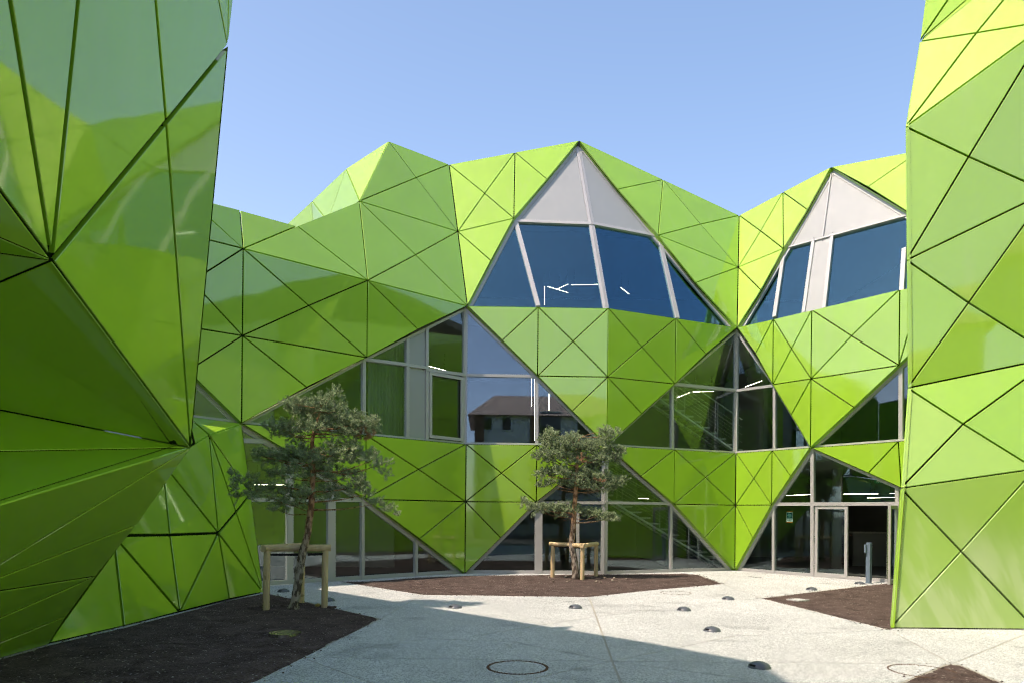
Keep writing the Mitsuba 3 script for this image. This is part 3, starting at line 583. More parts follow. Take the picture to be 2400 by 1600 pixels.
for row in WING_PANELS.replace('\n', ';').split(';'): panel(WING, row.split(), gap=.024)
for row in 'gH b1 hx;gV2 gH hx;gW gV2 hx;gW y6 hx'.split(';'): panel(WING, row.split(), gap=.024)
# the rest of the wing beyond the frame: along the lane behind the camera, its roof edge and the courtyard side
TOPW = [(-3.12, 7.0, 7.6), (-3.3, 6.2, 9.4), (-3.3, 4.4, 11.3), (-3.5, 1.0, 11.6), (-3.6, -3.0, 11.6)]
for q in ([N['kA'], TOPW[1], N['j3']], [N['j3'], TOPW[1], TOPW[2], N['j2']], [N['j2'], TOPW[2], N['j1']], [N['j1'], TOPW[2], TOPW[3], N['jl']],
          [N['jl'], TOPW[3], TOPW[4], (-3.8, -3.0, 5.0)], [N['jl'], (-3.8, -3.0, 5.0), N['wS']], [N['wS'], (-3.8, -3.0, 5.0), (-5.2, -3.0, 2.1)], [N['wS'], (-5.2, -3.0, 2.1), N['u1']], [N['u1'], (-5.2, -3.0, 2.1), N['m1']], [N['m1'], (-5.2, -3.0, 2.1), N['m2']],
          [N['u1'], N['m1'], N['u3']], [N['m2'], (-5.2, -3.0, 2.1), (-5.9, -3.0, 0)], [N['m2'], (-5.9, -3.0, 0), N['m3']], [N['m3'], (-5.9, -3.0, 0), N['m8']], [N['m3'], N['m8'], N['m7']]):
    panel(WING, q, gap=.024)
flush_backing(WING)
def shell(*q): return trimesh.Trimesh(np.array([V(p) for p in q]), [[0, i, i + 1] for i in range(1, len(q) - 1)], process=False)
YB = (-8.8, 13.1)
obj('courtyard_side', cat_(shell('wK', (-5.5, 9.85, 7.6), (-5.5, 9.85, 3.0), 'w1'), shell((-5.5, 9.85, 7.6), (*YB, 7.6), (*YB, 2.5), (-5.5, 9.85, 3.0)), shell('w1', (-5.5, 9.85, 3.0), 'hx', 'b1')), 'green_lacquer', WING)
obj('roof', cat_(shell((-5.5, 9.85, 7.6), (*YB, 7.6), (-12, 10, 8.5), (-12, -3, 11), TOPW[4], TOPW[3], TOPW[2], TOPW[1]), shell((-12, 10, 8.5), (-12, -3, 11), (-12, -3, 0), (-12, 10, 0)), shell((-12, -3, 11), TOPW[4], (-3.8, -3, 5), (-5.2, -3, 2.1), (-5.9, -3, 0), (-12, -3, 0))), 'room_dark', WING)
obj('core', cat_(extrude(sg.Polygon([(-11.8, -2.9), (-5.1, -2.9), (-4.9, 4.5), (-4.7, 8.0), (-6.2, 9.4), (-8.8, 12.1), (-11.8, 9.8)]), 3.9, 7.4, ORIGIN, FLAT), extrude(sg.Polygon([(-11.8, -2.9), (-4.5, -2.9), (-4.3, 4.0), (-4.5, 5.5), (-11.8, 8)]), 7.4, 10.6, ORIGIN, FLAT)), 'room_dark', WING)
obj('wall_end', shell('Z1', 'bc1', 'zr'), 'green_lacquer', WING)

# ---------------------------------------------------------------- the sunlit wing at the right edge
GABLE = thing('gable_wing', 'sunlit flat-fronted green wing cut by the right edge, chalky dust on its lowest panels', 'building')
PULL.update({k: (.09, .0, 0) for k in ('R0', 'Rh', 'R1', 'Rm', 'R2', 'R3', 'R4')})
def cell(a, b, c, d, x, mats=(None,) * 4):
    for (p, q), m in zip(((a, b), (b, c), (c, d), (d, a)), mats): panel(GABLE, [p, q, x], mat=m, gap=.013)
cell('R0', 'Rh', 'Q1', 'Q0', 'X1', ('green_dusty',) * 4)
cell('Rh', 'R1', 'Q2', 'Q1', 'X2', ('green_dusty', 'green_lacquer_pale', 'green_lacquer', 'green_dusty'))
cell('R1', 'Rm', 'Q3', 'Q2', 'X3'); cell('Rm', 'R2', 'Q4', 'Q3', 'X4'); cell('R2', 'R3', 'Q5', 'Q4', 'X5')
for row in 'R3 R4 a1;R3 a1 a2;R3 a2 Q5'.split(';'): panel(GABLE, row.split(), gap=.013)
for a, b in (('Q0', 'Q1'), ('Q1', 'Q2'), ('Q2', 'Q3'), ('Q3', 'Q4'), ('Q4', 'Q5')):
    p, q = V(a), V(b); panel(GABLE, [p, q, (11.5, 7.0, q[2]), (11.5, 7.0, p[2])], gap=.013); panel(GABLE, [(11.5, 7.0, p[2]), (11.5, 7.0, q[2]), (12.5, -3, q[2]), (12.5, -3, p[2])], gap=.013)
cols = ['R0', 'Rh', 'R1', 'Rm', 'R2', 'R3']
for a, b in zip(cols, cols[1:]):
    p, q = V(a), V(b); panel(GABLE, [p, q, (10.75, 18.0, q[2]), (10.75, 18.0, p[2])], gap=.013)
flush_backing(GABLE)
obj('roof', cat_(shell('R4', 'a1', 'a2', 'Q5', (11.7, 7, 11.6), (12.6, -3, 11.6), (20, -3, 11.6), (20, 18, 11.6), (10.75, 18, 9.6)), shell((20, -3, 0), (20, -3, 11.6), (20, 18, 11.6), (20, 18, 0)), shell((20, -3, 0), (20, -3, 11.6), (12.5, -3, 11.6), (12.5, -3, 0))), 'room_dark', GABLE)

# ---------------------------------------------------------------- ground
court = sg.Polygon([(-5.95, 2.5), (-5.95, 8.7), (-5.3, 14.5), (-6.2, 15.7), (-1.30, 19.88), (2.60, 19.96), (6.98, 21.85), (7.15, 21.8), (10.4, 17.6), (5.9, 10.62), (8.3, 10.62), (11.4, 7.0), (11.9, 2.5)])
beds = {k: sg.Polygon(v).buffer(0) for k, v in G.items() if k.startswith('bed_')}
lines = so.unary_union([sg.LineString([(a, b), (c, d)]).buffer(.008 if i > 1 else .014, cap_style=2) for i, (a, b, c, d) in enumerate(G['joints'])])
paved = court.difference(so.unary_union(list(beds.values())).buffer(.004)).difference(lines)
PAVE = tag('pavement', 'pale exposed-aggregate concrete paving of the courtyard, sawn into large angular slabs', kind='structure')
taken['pavement'] = 1
for g in sorted(getattr(paved, 'geoms', [paved]), key=lambda g: -g.area):
    if g.area > .02: obj('slab', extrude(g, -.10, 0.0, ORIGIN, FLAT), 'concrete', PAVE)
scene['ground'] = mikit.ply(sheet(sg.box(-400, -400, 400, 400), -.05, ORIGIN, FLAT), 'asphalt')
tag('ground', 'plain ground outside and under the courtyard', kind='structure')
scene['joint_bed'] = mikit.ply(sheet(court.difference(so.unary_union(list(beds.values())).buffer(-.05)), -.003, ORIGIN, FLAT), 'joint_sand')
tag('joint_bed', 'sand at the bottom of the sawn joints', kind='structure')
scene['street'] = mikit.ply(sheet(sg.box(-60, -30, 60, 2.5), -.02, ORIGIN, FLAT), 'asphalt')
tag('street', 'grey street behind the camera, seen only in reflections', kind='structure')
def bed_mesh(poly, step, amp, seed):
    x0, y0, x1, y1 = poly.bounds; r = np.random.default_rng(seed)
    inner = poly.buffer(-step * .6); pts = []
    for x in np.arange(x0, x1, step):
        for y in np.arange(y0, y1, step):
            p = (x + r.uniform(-.3, .3) * step, y + r.uniform(-.3, .3) * step)
            if inner.contains(sg.Point(p)): pts.append(p)
    L = poly.exterior.length; k = int(L / step)
    edge = [poly.exterior.interpolate(i * L / k).coords[0] for i in range(k)] + list(poly.exterior.coords)[:-1]
    from scipy.spatial import Delaunay
    A = np.array(edge + pts); tri = Delaunay(A).simplices
    tri = np.array([t for t in tri if poly.buffer(1e-3).contains(sg.Point(A[t].mean(0)))])
    z = np.zeros(len(A)); z[len(edge):] = amp * (meshkit.fbm(np.c_[A[len(edge):] * 1.1, np.zeros(len(pts))], 3) - .35) * 2 + r.uniform(0, .010, len(pts)) + .006
    dist = np.array([poly.exterior.distance(sg.Point(p)) for p in A]); z *= np.clip(dist / .3, 0, 1); z -= .004
    a, b, c = A[tri[:, 0]], A[tri[:, 1]], A[tri[:, 2]]
    s = (b[:, 0] - a[:, 0]) * (c[:, 1] - a[:, 1]) - (b[:, 1] - a[:, 1]) * (c[:, 0] - a[:, 0]); tri[s < 0] = tri[s < 0][:, ::-1]
    return trimesh.Trimesh(np.c_[A, z], tri, process=False)
for i, (k, lab) in enumerate((('bed_left', 'dark brown planting bed under the overhanging wing at the left'), ('bed_center', 'reddish brown planting bed along the foot of the school front, a pine growing in it'),
                              ('bed_right', 'pointed brown planting bed beside the sunlit wing'), ('bed_front', 'small brown planting bed cut by the bottom edge at the right'))):
    key = obj('planting_bed', bed_mesh(beds[k], .09, (.03, .03, .015, .01)[i], i), 'soil', smooth=True); tag(key, lab, kind='structure')

# ---------------------------------------------------------------- lights and covers let into the paving
dome_lab = ['half-dome floor light behind the staked pine at the left, nearest the shaded doors', 'half-dome floor light half hidden by the right stake of the left pine', 'half-dome floor light at the fringe of the left pine\'s shadow', 'half-dome floor light in front of the back planting bed, left of the wide joint',
            'half-dome floor light right of the wide joint, on a fine sawn line', 'half-dome floor light near the tip of the back planting bed', 'half-dome floor light alone in the middle of the sunny paving', 'largest half-dome floor light, on the edge of the big shadow',
            'half-dome floor light on the edge of the pointed planting bed', 'half-dome floor light beside the blue-grey post']
prof = [(0.128, 0.0), (0.127, .008), (.112, .032), (.085, .052), (.05, .064), (.018, .069), (0, .070)]
dome = trimesh.creation.revolve(np.array(prof), sections=40)
for i, (x, y) in enumerate(G['domes']):
    t = thing('floor_light', dome_lab[i], 'light', 'half-dome floor lights in the paving')
    a = math.atan2(-y, -x) - .75
    m = dome.copy(); m.apply_translation((x, y, 0)); obj('cap', m, 'slate_metal', t, smooth=40)
    s = box(.022, .075, .016, (.108, 0, .033)); s.apply_transform(trimesh.transformations.rotation_matrix(a, [0, 0, 1])); s.apply_translation((x, y, 0)); obj('slot', s, 'black_plastic', t)
def ring(x, y, r0, r1, z): return extrude(sg.Point(x, y).buffer(r1, 64).difference(sg.Point(x, y).buffer(r0, 64)), z - .02, z, ORIGIN, FLAT)
(mx, my), (m2x, m2y), (m3x, m3y), (lx, ly), (rx, ry), (sx, sy), (px_, py_), (stx, sty) = G['misc']
for x, y, r, lab in ((mx, my, .35, 'round manhole cover in the shade at the bottom edge, rust-brown rim'), (m2x, m2y, .335, 'round manhole cover in front of the back planting bed, thin rusty rim'), (m3x, m3y, .35, 'round manhole cover at the lower right, partly under the small planting bed')):
    t = thing('manhole_cover', lab, 'manhole cover', 'round manhole covers with concrete fill')
    obj('rim', ring(x, y, r - (.032 if x == mx else .016), r, .004), 'rust_iron', t)
t = tag(obj('steel_lid', trimesh.Trimesh(**trimesh.creation.cylinder(.215, .05, sections=64).to_dict() if False else dict(vertices=trimesh.creation.cylinder(.215, .05, sections=64).vertices + [lx, ly, .012], faces=trimesh.creation.cylinder(.215, .05, sections=64).faces)), 'steel'), 'round polished steel lid lying in the dark planting bed at the left', 'lid')
tag(obj('cover_slab', box(.34, .30, .05, (rx, ry, .008), rz=.5), 'concrete'), 'small pale square cover slab in the pointed planting bed', 'cover slab')
tag(obj('drain_slot', box(.42, .05, .02, (sx, sy, -.004), rz=-.9), 'black_plastic'), 'thin dark slot drain near the foot of the front between two window bays', 'drain')
def rock(x, y, r, seed, mat, name, lab, cat, group=None, flat=.7):
    m = trimesh.creation.icosphere(2, r); v = m.vertices; m.vertices = v * (1 + .35 * (meshkit.noise(v / r * 1.3 + seed * 7.1) - .5))[:, None] * [1, .8, flat]
    m.apply_translation((x, y, r * flat * .55)); return tag(obj(name, m, mat, smooth=50), lab, cat, group)
scene['yellow_stone'] = {'type': 'diffuse', 'reflectance': rgb(.30, .24, .07)}
rock(stx, sty, .055, 1, 'yellow_stone', 'stone', 'yellowish stone lying between trunk and right stake of the left pine', 'stone')
r = np.random.default_rng(5)
for i in range(12):
    x, y = 1.75 + r.uniform(-1.5, 1.3), 17.6 + r.uniform(-.5, .9)
    rock(x, y, r.uniform(.03, .045), i, 'bark', 'pine_cone', 'small brown pine cone on the mulch under the back pine', 'pine cone', 'pine cones on the mulch under the back pine', 1.1)
for i in range(16):
    a = r.uniform(-.5, 3.6); d = r.uniform(.55, .8)
    rock(-3.83 + d * math.cos(a), 12.15 + .45 * d * math.sin(a), r.uniform(.02, .045), 30 + i, 'soil', 'clod', 'dark clod of earth around the left pine', 'clod', 'clods of earth around the left pine')

chips, rr = [], np.random.default_rng(21)
for k, v in beds.items():
    L = v.exterior.length
    for i in range(int(L * 14)):
        q = v.exterior.interpolate(rr.uniform(0, L)); x, y = q.x + rr.normal(0, .07), q.y + rr.normal(0, .07)
        m = trimesh.creation.icosahedron(); m.apply_scale(rr.uniform(.006, .016)); m.apply_transform(trimesh.transformations.random_rotation_matrix(rr.uniform(0, 1, 3))); m.vertices *= [1, 1, .5]; m.apply_translation((x, y, .006)); chips.append(m)
tag(obj('bark_chips', cat_(*chips), 'soil'), 'crumbs of soil and bark spilled along the edges of the planting beds', 'bark chips', kind='stuff')

# ---------------------------------------------------------------- pines and their stakes
def needle_cloud(clusters, seed, per, length, width, dead=0.0):
    r = np.random.default_rng(seed); v, base = [], []
    for cx, cy, cz, R in clusters:
        k = max(5, int(per * (R / .16) ** 2)); c = np.array([cx, cy, cz])
        d = r.normal(size=(k, 3)); d /= np.linalg.norm(d, axis=1)[:, None]
        p = c + d * R * (r.uniform(.15, 1, (k, 1)) ** .6) * [1, 1, .72]
        ax = d * [1, 1, .6] + [0, 0, .55] + r.normal(size=(k, 3)) * .35; ax /= np.linalg.norm(ax, axis=1)[:, None]
        L = r.uniform(.08, .17, k)
        m = 64
        t = r.uniform(0, 1, (k, m)); nd = r.normal(size=(k, m, 3)); nd -= (nd * ax[:, None]).sum(-1, keepdims=True) * ax[:, None]; nd /= np.linalg.norm(nd, axis=-1, keepdims=True)
        q = p[:, None] + ax[:, None] * (t * L[:, None])[..., None]
        nd = nd * .8 + ax[:, None] * r.uniform(.45, .95, (k, m, 1)); nd /= np.linalg.norm(nd, axis=-1, keepdims=True)
        s = np.cross(nd, r.normal(size=(k, m, 3))); s /= np.linalg.norm(s, axis=-1, keepdims=True)
        ln = length * r.uniform(.7, 1.15, (k, m, 1)); w = width / 2
        v.append(np.stack([q + s * w, q - s * w, q + nd * ln * .7 - s * w * .8, q + nd * ln], 2).reshape(-1, 4, 3))
    v = np.concatenate(v); n = len(v); i = np.arange(n)[:, None] * 4
    return v.reshape(-1, 3), np.vstack([i + [0, 1, 2], i + [0, 2, 3]])
def pine(lab, trunk, r0, clusters, seed, per):
    t = thing('pine_tree', lab, 'tree', 'staked pine trees of the courtyard'); r = np.random.default_rng(seed)
    path = smooth_path(trunk, 5); rad = np.interp(np.linspace(0, 1, len(path)), [0, .06, .3, .7, 1], [r0 * 1.35, r0, r0 * .85, r0 * .55, r0 * .16])
    path = path + np.c_[r.normal(0, .004, (len(path), 2)), np.zeros(len(path))]
    obj('trunk', tube(path, rad, 16, wob=.10, seed=seed), 'bark', t, smooth=True)
    for i, (cx, cy, cz, R) in enumerate(clusters):
        if i % 2 or R < .09: continue
        e = np.array([cx, cy, cz]); drop = np.clip(.16 * np.linalg.norm(e[:2] - path[-1][:2]), .04, .22)
        k = np.argmin(np.abs(path[:, 2] - (cz - drop))); s = path[k]
        mid = (s + e) / 2 + [0, 0, -.05] + r.normal(0, .035, 3); q = smooth_path([s, s * .6 + mid * .4 + r.normal(0, .015, 3), mid, e], 4)
        obj('branch', tube(q, np.linspace(max(.009, .020 * np.linalg.norm(e - s)), .004, len(q)), 6, wob=.1, seed=i), 'bark', t, smooth=True)
    obj('crown', needle_cloud(clusters, seed, per, .056, .0062), 'needles', t)
    return t
PL = pine('taller pine at the left, flat layers of needles, leaning trunk in the dark bed', G['trunkL'], .078, CROWN_LEFT, 11, 28)
PR = pine('smaller pine in front of the school glazing, layered grey-green needles, in the sunlit bed', G['trunkR'], .088, CROWN_RIGHT, 12, 34)
obj('dead_tuft', needle_cloud([(-2.62, 12.0, 3.13, .10), (-2.75, 12.1, 3.16, .07), (-2.55, 12.0, 3.06, .06)], 5, 40, .06, .005), 'dead_needles', PL)
obj('dead_tuft', needle_cloud([(1.78, 17.6, 3.12, .06), (2.3, 17.8, 2.6, .05)], 6, 24, .06, .005), 'dead_needles', PR)
def stakes(lab, posts, hgt, rails, r0, seed):
    t = thing('tree_stake', lab, 'tree stake', 'round wooden stakes around the pines')
    for i, (x, y) in enumerate(posts): obj('post', tube([(x, y, -.1), (x, y, hgt * .5), (x + .004, y, hgt - .06)], r0 * .92, 14, wob=.03, seed=seed + i), 'stake_wood', t, smooth=30)
    for a, b in rails:
        p, q = np.array([*posts[a], hgt - .02]), np.array([*posts[b], hgt - .02]); d = unit(q - p); p, q = p - d * .10, q + d * .10
        obj('rail', tube([p, (p * 2 + q) / 3, (p + q * 2) / 3, q], r0, 14, wob=.03, seed=seed + a + 5), 'stake_wood', t, smooth=30)
    return t
s1_ = stakes('tall frame of round wooden stakes around the left pine', G['stL'], 1.10, ((0, 1), (2, 0)), .062, 3)
s2_ = stakes('frame of three round wooden stakes around the back pine', G['stR'], .93, ((0, 1), (1, 2)), .060, 9)
def strap(root, a, b, z): obj('strap', bar((*a, z), (*b, z), .012, .04), 'black_plastic', root)
strap(s1_, G['stL'][0], (-3.66, 12.02), .97); strap(s1_, (-3.60, 12.05), G['stL'][1], .97)
strap(s2_, G['stR'][0], (1.58, 18.0), .85); strap(s2_, (1.66, 18.02), G['stR'][1], .85)

# ---------------------------------------------------------------- post, poster, sign
t = thing('access_post', 'blue-grey square post with a small reader box, standing before the open entrance door', 'post')
obj('shaft', box(.11, .11, 1.06, (px_, py_, .53), rz=.6, bev=.006), 'blue_grey_paint', t)
obj('reader', box(.07, .05, .22, (px_ - .10, py_ - .015, .90), rz=.6, bev=.006), 'blue_grey_paint', t)
obj('lens', box(.012, .05, .05, (px_ + .075, py_ - .02, .99), rz=.6), 'black_plastic', t)
obj('foot_plate', box(.17, .17, .012, (px_, py_, .006), rz=.6), 'blue_grey_paint', t)
n = NF['FBD']; c = V('C1') + (V('B1') - V('C1')) * .335; c[2] = 1.71; c = c - n * .365
fr = frame_of(n)
scene['poster_print'] = two({'type': 'diffuse', 'reflectance': rgb(.62, .72, .72)})
scene['poster_ink'] = two({'type': 'diffuse', 'reflectance': rgb(.03, .13, .20)})
scene['poster_cyan'] = two({'type': 'diffuse', 'reflectance': rgb(.20, .45, .47)})
scene['orange_tape'] = two({'type': 'diffuse', 'reflectance': rgb(.72, .22, .05)})
t = thing('poster', 'small pale blue poster taped with orange strips inside the glazing left of the entrance', 'poster')
def flat(w, h, x, y, z): return extrude(sg.box(x - w / 2, y - h / 2, x + w / 2, y + h / 2), z, z + .002, c, fr)
obj('sheet', flat(.20, .30, 0, 0, 0), 'poster_print', t)
obj('picture', cat_(flat(.165, .17, 0, .035, .003)), 'poster_ink', t)
obj('print', cat_(extrude(sg.Point(-.02, .05).buffer(.045), .006, .007, c, fr), extrude(sg.Polygon([(.01, 0), (.07, .03), (.05, .10), (.02, .08)]), .006, .007, c, fr), flat(.12, .018, 0, -.03, .006)), 'poster_cyan', t)
obj('lettering', cat_(*[flat(w, .012, x, y, .003) for w, x, y in ((.15, 0, -.075), (.11, -.02, -.095), (.14, 0, -.118))]), 'poster_ink', t)
obj('tape', flat(.20, .02, 0, .158, .003), 'orange_tape', t); obj('tape', flat(.20, .02, 0, -.158, .003), 'orange_tape', t)
scene['exit_green'] = two({'type': 'diffuse', 'reflectance': rgb(.02, .20, .11)})
t = thing('exit_sign', 'small green emergency exit sign under the ceiling behind the entrance glazing', 'sign')
c = np.array([11.35, 21.0, 2.86]); fr = frame_of((-.55, -.83, 0))
obj('plate', extrude(sg.box(-.19, -.09, .19, .09), -.03, 0, c, fr), 'exit_green', t)
man = so.unary_union([sg.Point(-.085, .055).buffer(.018), sg.LineString([(-.09, .03), (-.10, -.015)]).buffer(.016), sg.LineString([(-.10, -.015), (-.07, -.06)]).buffer(.009), sg.LineString([(-.10, -.015), (-.135, -.05)]).buffer(.009), sg.LineString([(-.13, .01), (-.09, .025), (-.06, 0)]).buffer(.008)])
arrow = so.unary_union([sg.box(.06, -.008, .13, .008), sg.Polygon([(.03, 0), (.07, .04), (.07, -.04)])])
obj('pictogram', extrude(so.unary_union([man, arrow, sg.box(-.03, -.065, .0, .065)]), .001, .004, c, fr), 'white_paint', t)

# ---------------------------------------------------------------- tube lamps inside
def lamp(lab, a, b, on=3.5):
    key = numbered('tube_lamp'); a, b = np.array(a, float), np.array(b, float)
    scene[key + '__tube'] = mikit.ply(tube([a, b], .010, 8), 'tube_light', emitter={'type': 'area', 'radiance': rgb(on, on * .87, on * .62)})
    tag(key, lab, 'lamp', 'lit tube lamps inside the school')
    obj('cable', cat_(tube([a * .9 + b * .1, a * .9 + b * .1 + [0, 0, .55]], .004, 5), tube([a * .1 + b * .9, a * .1 + b * .9 + [0, 0, .55]], .004, 5)), 'black_plastic', key)
for lab, a, b in LAMPS: lamp(lab, a, b)

# ---------------------------------------------------------------- staircases behind the glass
def stair(lab, x0, z0, x1, z1, y, w, steps):
    t = thing('staircase', lab, 'staircase', 'steel staircases behind the glazing')
    dx, dz = (x1 - x0) / steps, (z1 - z0) / steps
    for s in (0, w): obj('stringer', bar((x0, y + s, z0 - .22), (x1, y + s, z1 - .22), .05, .26, up=(0, 1, 0)), 'white_paint', t)
    for i in range(steps): obj('tread', box(abs(dx) + .04, w, .05, (x0 + dx * (i + .5), y + w / 2, z0 + dz * (i + 1))), 'pale_trim', t)
    for s in (0, w):
        for k, h in ((0, 1.0), (1, .75), (2, .5), (3, .25)): obj('rail', tube([(x0, y + s, z0 + h), (x1, y + s, z1 + h)], .020 if k == 0 else .008, 6), 'pale_trim', t)
        for i in range(0, steps + 1, 4): obj('baluster', tube([(x0 + dx * i, y + s, z0 + dz * i - .2), (x0 + dx * i, y + s, z0 + dz * i + 1.0)], .014, 6), 'pale_trim', t)
stair('white steel staircase going down to the right behind the ground-floor glazing', 1.1, 3.62, 6.9, .18, 22.0, 1.1, 19)
stair('white steel staircase going down to the right behind the middle-floor glazing', 2.4, 7.4, 7.6, 3.9, 22.6, 1.1, 19)
t = thing('column', 'round concrete column inside the hall behind the entrance door', 'column')
obj('shaft', tube([(10.9, 22.9, 0), (10.9, 22.9, 3.35)], .16, 20), 'room_white', t, smooth=30)
t = thing('reception_counter', 'plain grey reception counter standing inside beyond the open entrance door', 'counter')
obj('front', box(2.6, .08, 1.15, (13.3, 24.0, .58)), 'alu_panel', t); obj('top', box(2.7, .5, .05, (13.3, 24.15, 1.18)), 'pale_trim', t)
# curtain behind the shaded middle-floor window
t = thing('curtain', 'long pale curtain hanging in folds behind the shaded middle-floor window', 'curtain')
s = np.linspace(0, 1, 121); a, b = np.array([-3.9, 18.35]), np.array([-2.9, 19.2])
w = .045 * np.sin(s * 2 * np.pi * 13) + .02 * np.sin(s * 31); d = unit(b - a); nn = np.array([d[1], -d[0]]); base = a + s[:, None] * (b - a) + w[:, None] * nn
vv = np.vstack([np.c_[base, np.full(121, 3.72)], np.c_[base, np.full(121, 6.9)]]); ff = np.array([[i, i + 1, 122 + i] for i in range(120)] + [[i, 122 + i, 121 + i] for i in range(120)])
scene['curtain_cloth'] = two({'type': 'diffuse', 'reflectance': rgb(.22, .24, .21)})
obj('cloth', (vv, ff), 'curtain_cloth', t, smooth=True); obj('curtain_rail', bar((-4.0, 18.27, 6.92), (-2.8, 19.28, 6.92), .03), 'pale_trim', t)

# ---------------------------------------------------------------- person inside the entrance hall
def body(bones, step=.02, it=12):
    ms = []
    for (p, r0), (q, r1) in bones:
        a = m3.Manifold.sphere(r0, 20).translate([float(x) for x in p]); b = m3.Manifold.sphere(r1, 20).translate([float(x) for x in q])
        ms.append(m3.Manifold.batch_hull([a, b]))
    u = m3.Manifold.batch_boolean(ms, m3.OpType.Add).refine_to_length(step); mm = u.to_mesh()
    t_ = trimesh.Trimesh(mm.vert_properties[:, :3], mm.tri_verts, process=True); trimesh.smoothing.filter_taubin(t_, iterations=it); return t_
scene['skin'] = {'type': 'diffuse', 'reflectance': rgb(.45, .28, .20)}
scene['white_shirt'] = two({'type': 'diffuse', 'reflectance': rgb(.72, .72, .70)})
scene['dark_cloth'] = two({'type': 'diffuse', 'reflectance': rgb(.02, .022, .028)})
scene['paper'] = two({'type': 'diffuse', 'reflectance': rgb(.8, .8, .78)})
def person(o, face):
    t = thing('person', 'person in white shirt, dark trousers and pale cap inside the entrance hall', 'person')
    R_ = trimesh.transformations.rotation_matrix(face, [0, 0, 1]); R_[:3, 3] = o
    def put_(name, m, mat): m = m.copy(); m.apply_transform(R_); return obj(name, m, mat, t, smooth=True)
    P = lambda *v: np.array(v)
    # x to the front, y to the person's left
    sh, el, wr = [P(0, s * .19, 1.38) for s in (1, -1)], [P(.03, s * .25, 1.10) for s in (1, -1)], [P(.27, s * .14, 1.06) for s in (1, -1)]
    bones = [((P(0, 0, 1.00), .115), (P(.01, 0, 1.30), .125)), ((P(0, .08, 1.02), .09), (P(0, -.08, 1.02), .09)), ((P(0, .11, 1.36), .075), (P(0, -.11, 1.36), .075)),
             ((P(0, 0, 1.38), .06), (P(.015, 0, 1.50), .052)), ((P(.02, 0, 1.60), .088), (P(.035, 0, 1.55), .070)), ((P(.012, 0, 1.62), .092), (P(.06, 0, 1.54), .05)), ((P(.105, 0, 1.575), .013), (P(.098, 0, 1.60), .010)),
             ((P(.02, .088, 1.57), .016), (P(.02, .088, 1.60), .018)), ((P(.02, -.088, 1.57), .016), (P(.02, -.088, 1.60), .018))]
    for i, s in enumerate((1, -1)):
        h, k, a = P(0, s * .095, .92), P(.03, s * .11, .50), P(-.02, s * .12, .09)
        bones += [((h, .095), (k, .062)), ((k, .060), (a, .040)), ((a, .042), (a + [.15, s * .02, -.045], .034)), ((sh[i], .06), (el[i], .043)), ((el[i], .042), (wr[i], .028)),
                  ((wr[i], .028), (wr[i] + [.07, -s * .02, 0], .028))]
        for f, (dy, ln) in enumerate(((.028, .070), (.010, .078), (-.008, .074), (-.026, .058))):
            b0_ = wr[i] + [.075, dy - s * .02, 0]; bones += [((b0_, .010), (b0_ + [ln * .6, 0, -.004], .009)), ((b0_ + [ln * .6, 0, -.004], .009), (b0_ + [ln, 0, -.022], .008))]
        b0_ = wr[i] + [.03, -s * .045, .012]; bones += [((b0_, .011), (b0_ + [.05, -s * .012, .014], .009))]
    put_('body', body(bones), 'skin')
    shirt = [((P(0, 0, .98), .135), (P(.01, 0, 1.30), .145)), ((P(0, .09, .98), .10), (P(0, -.09, .98), .10)), ((P(0, .12, 1.36), .09), (P(0, -.12, 1.36), .09)), ((P(0, .10, 1.0), .09), (P(0, .14, 1.34), .09)), ((P(0, -.10, 1.0), .09), (P(0, -.14, 1.34), .09))]
    for i in (0, 1): shirt += [((sh[i], .075), (el[i], .060)), ((el[i], .058), (el[i] * .35 + wr[i] * .65, .045))]
    put_('shirt', body(shirt), 'white_shirt')
    tr = [((P(0, .08, .93), .115), (P(0, -.08, .93), .115))]
    for s in (1, -1): tr += [((P(0, s * .095, .90), .112), (P(.03, s * .11, .50), .082)), ((P(.03, s * .11, .50), .080), (P(-.02, s * .12, .12), .066))]
    put_('trousers', body(tr), 'dark_cloth')
    sho = [((P(-.03, s * .12, .05), .048), (P(.14, s * .14, .04), .042)) for s in (1, -1)]
    put_('shoes', body(sho), 'dark_cloth')
    put_('cap', cat_(body([((P(.005, 0, 1.655), .092), (P(.02, 0, 1.645), .092))]), body([((P(.09, .03, 1.645), .02), (P(.17, 0, 1.63), .02)), ((P(.09, -.03, 1.645), .02), (P(.17, 0, 1.63), .02))])), 'paper')
    put_('hair', body([((P(-.045, .04, 1.58), .05), (P(-.045, -.04, 1.58), .05))]), 'dark_cloth')
    q = box(.22, .30, .006, (.36, 0, 1.045)); q.apply_transform(R_); tag(obj('sheet_of_paper', q, 'paper'), 'white sheets of paper in the hands of the person in the hall', 'paper')
person((11.72, 24.45, .02), -.35)

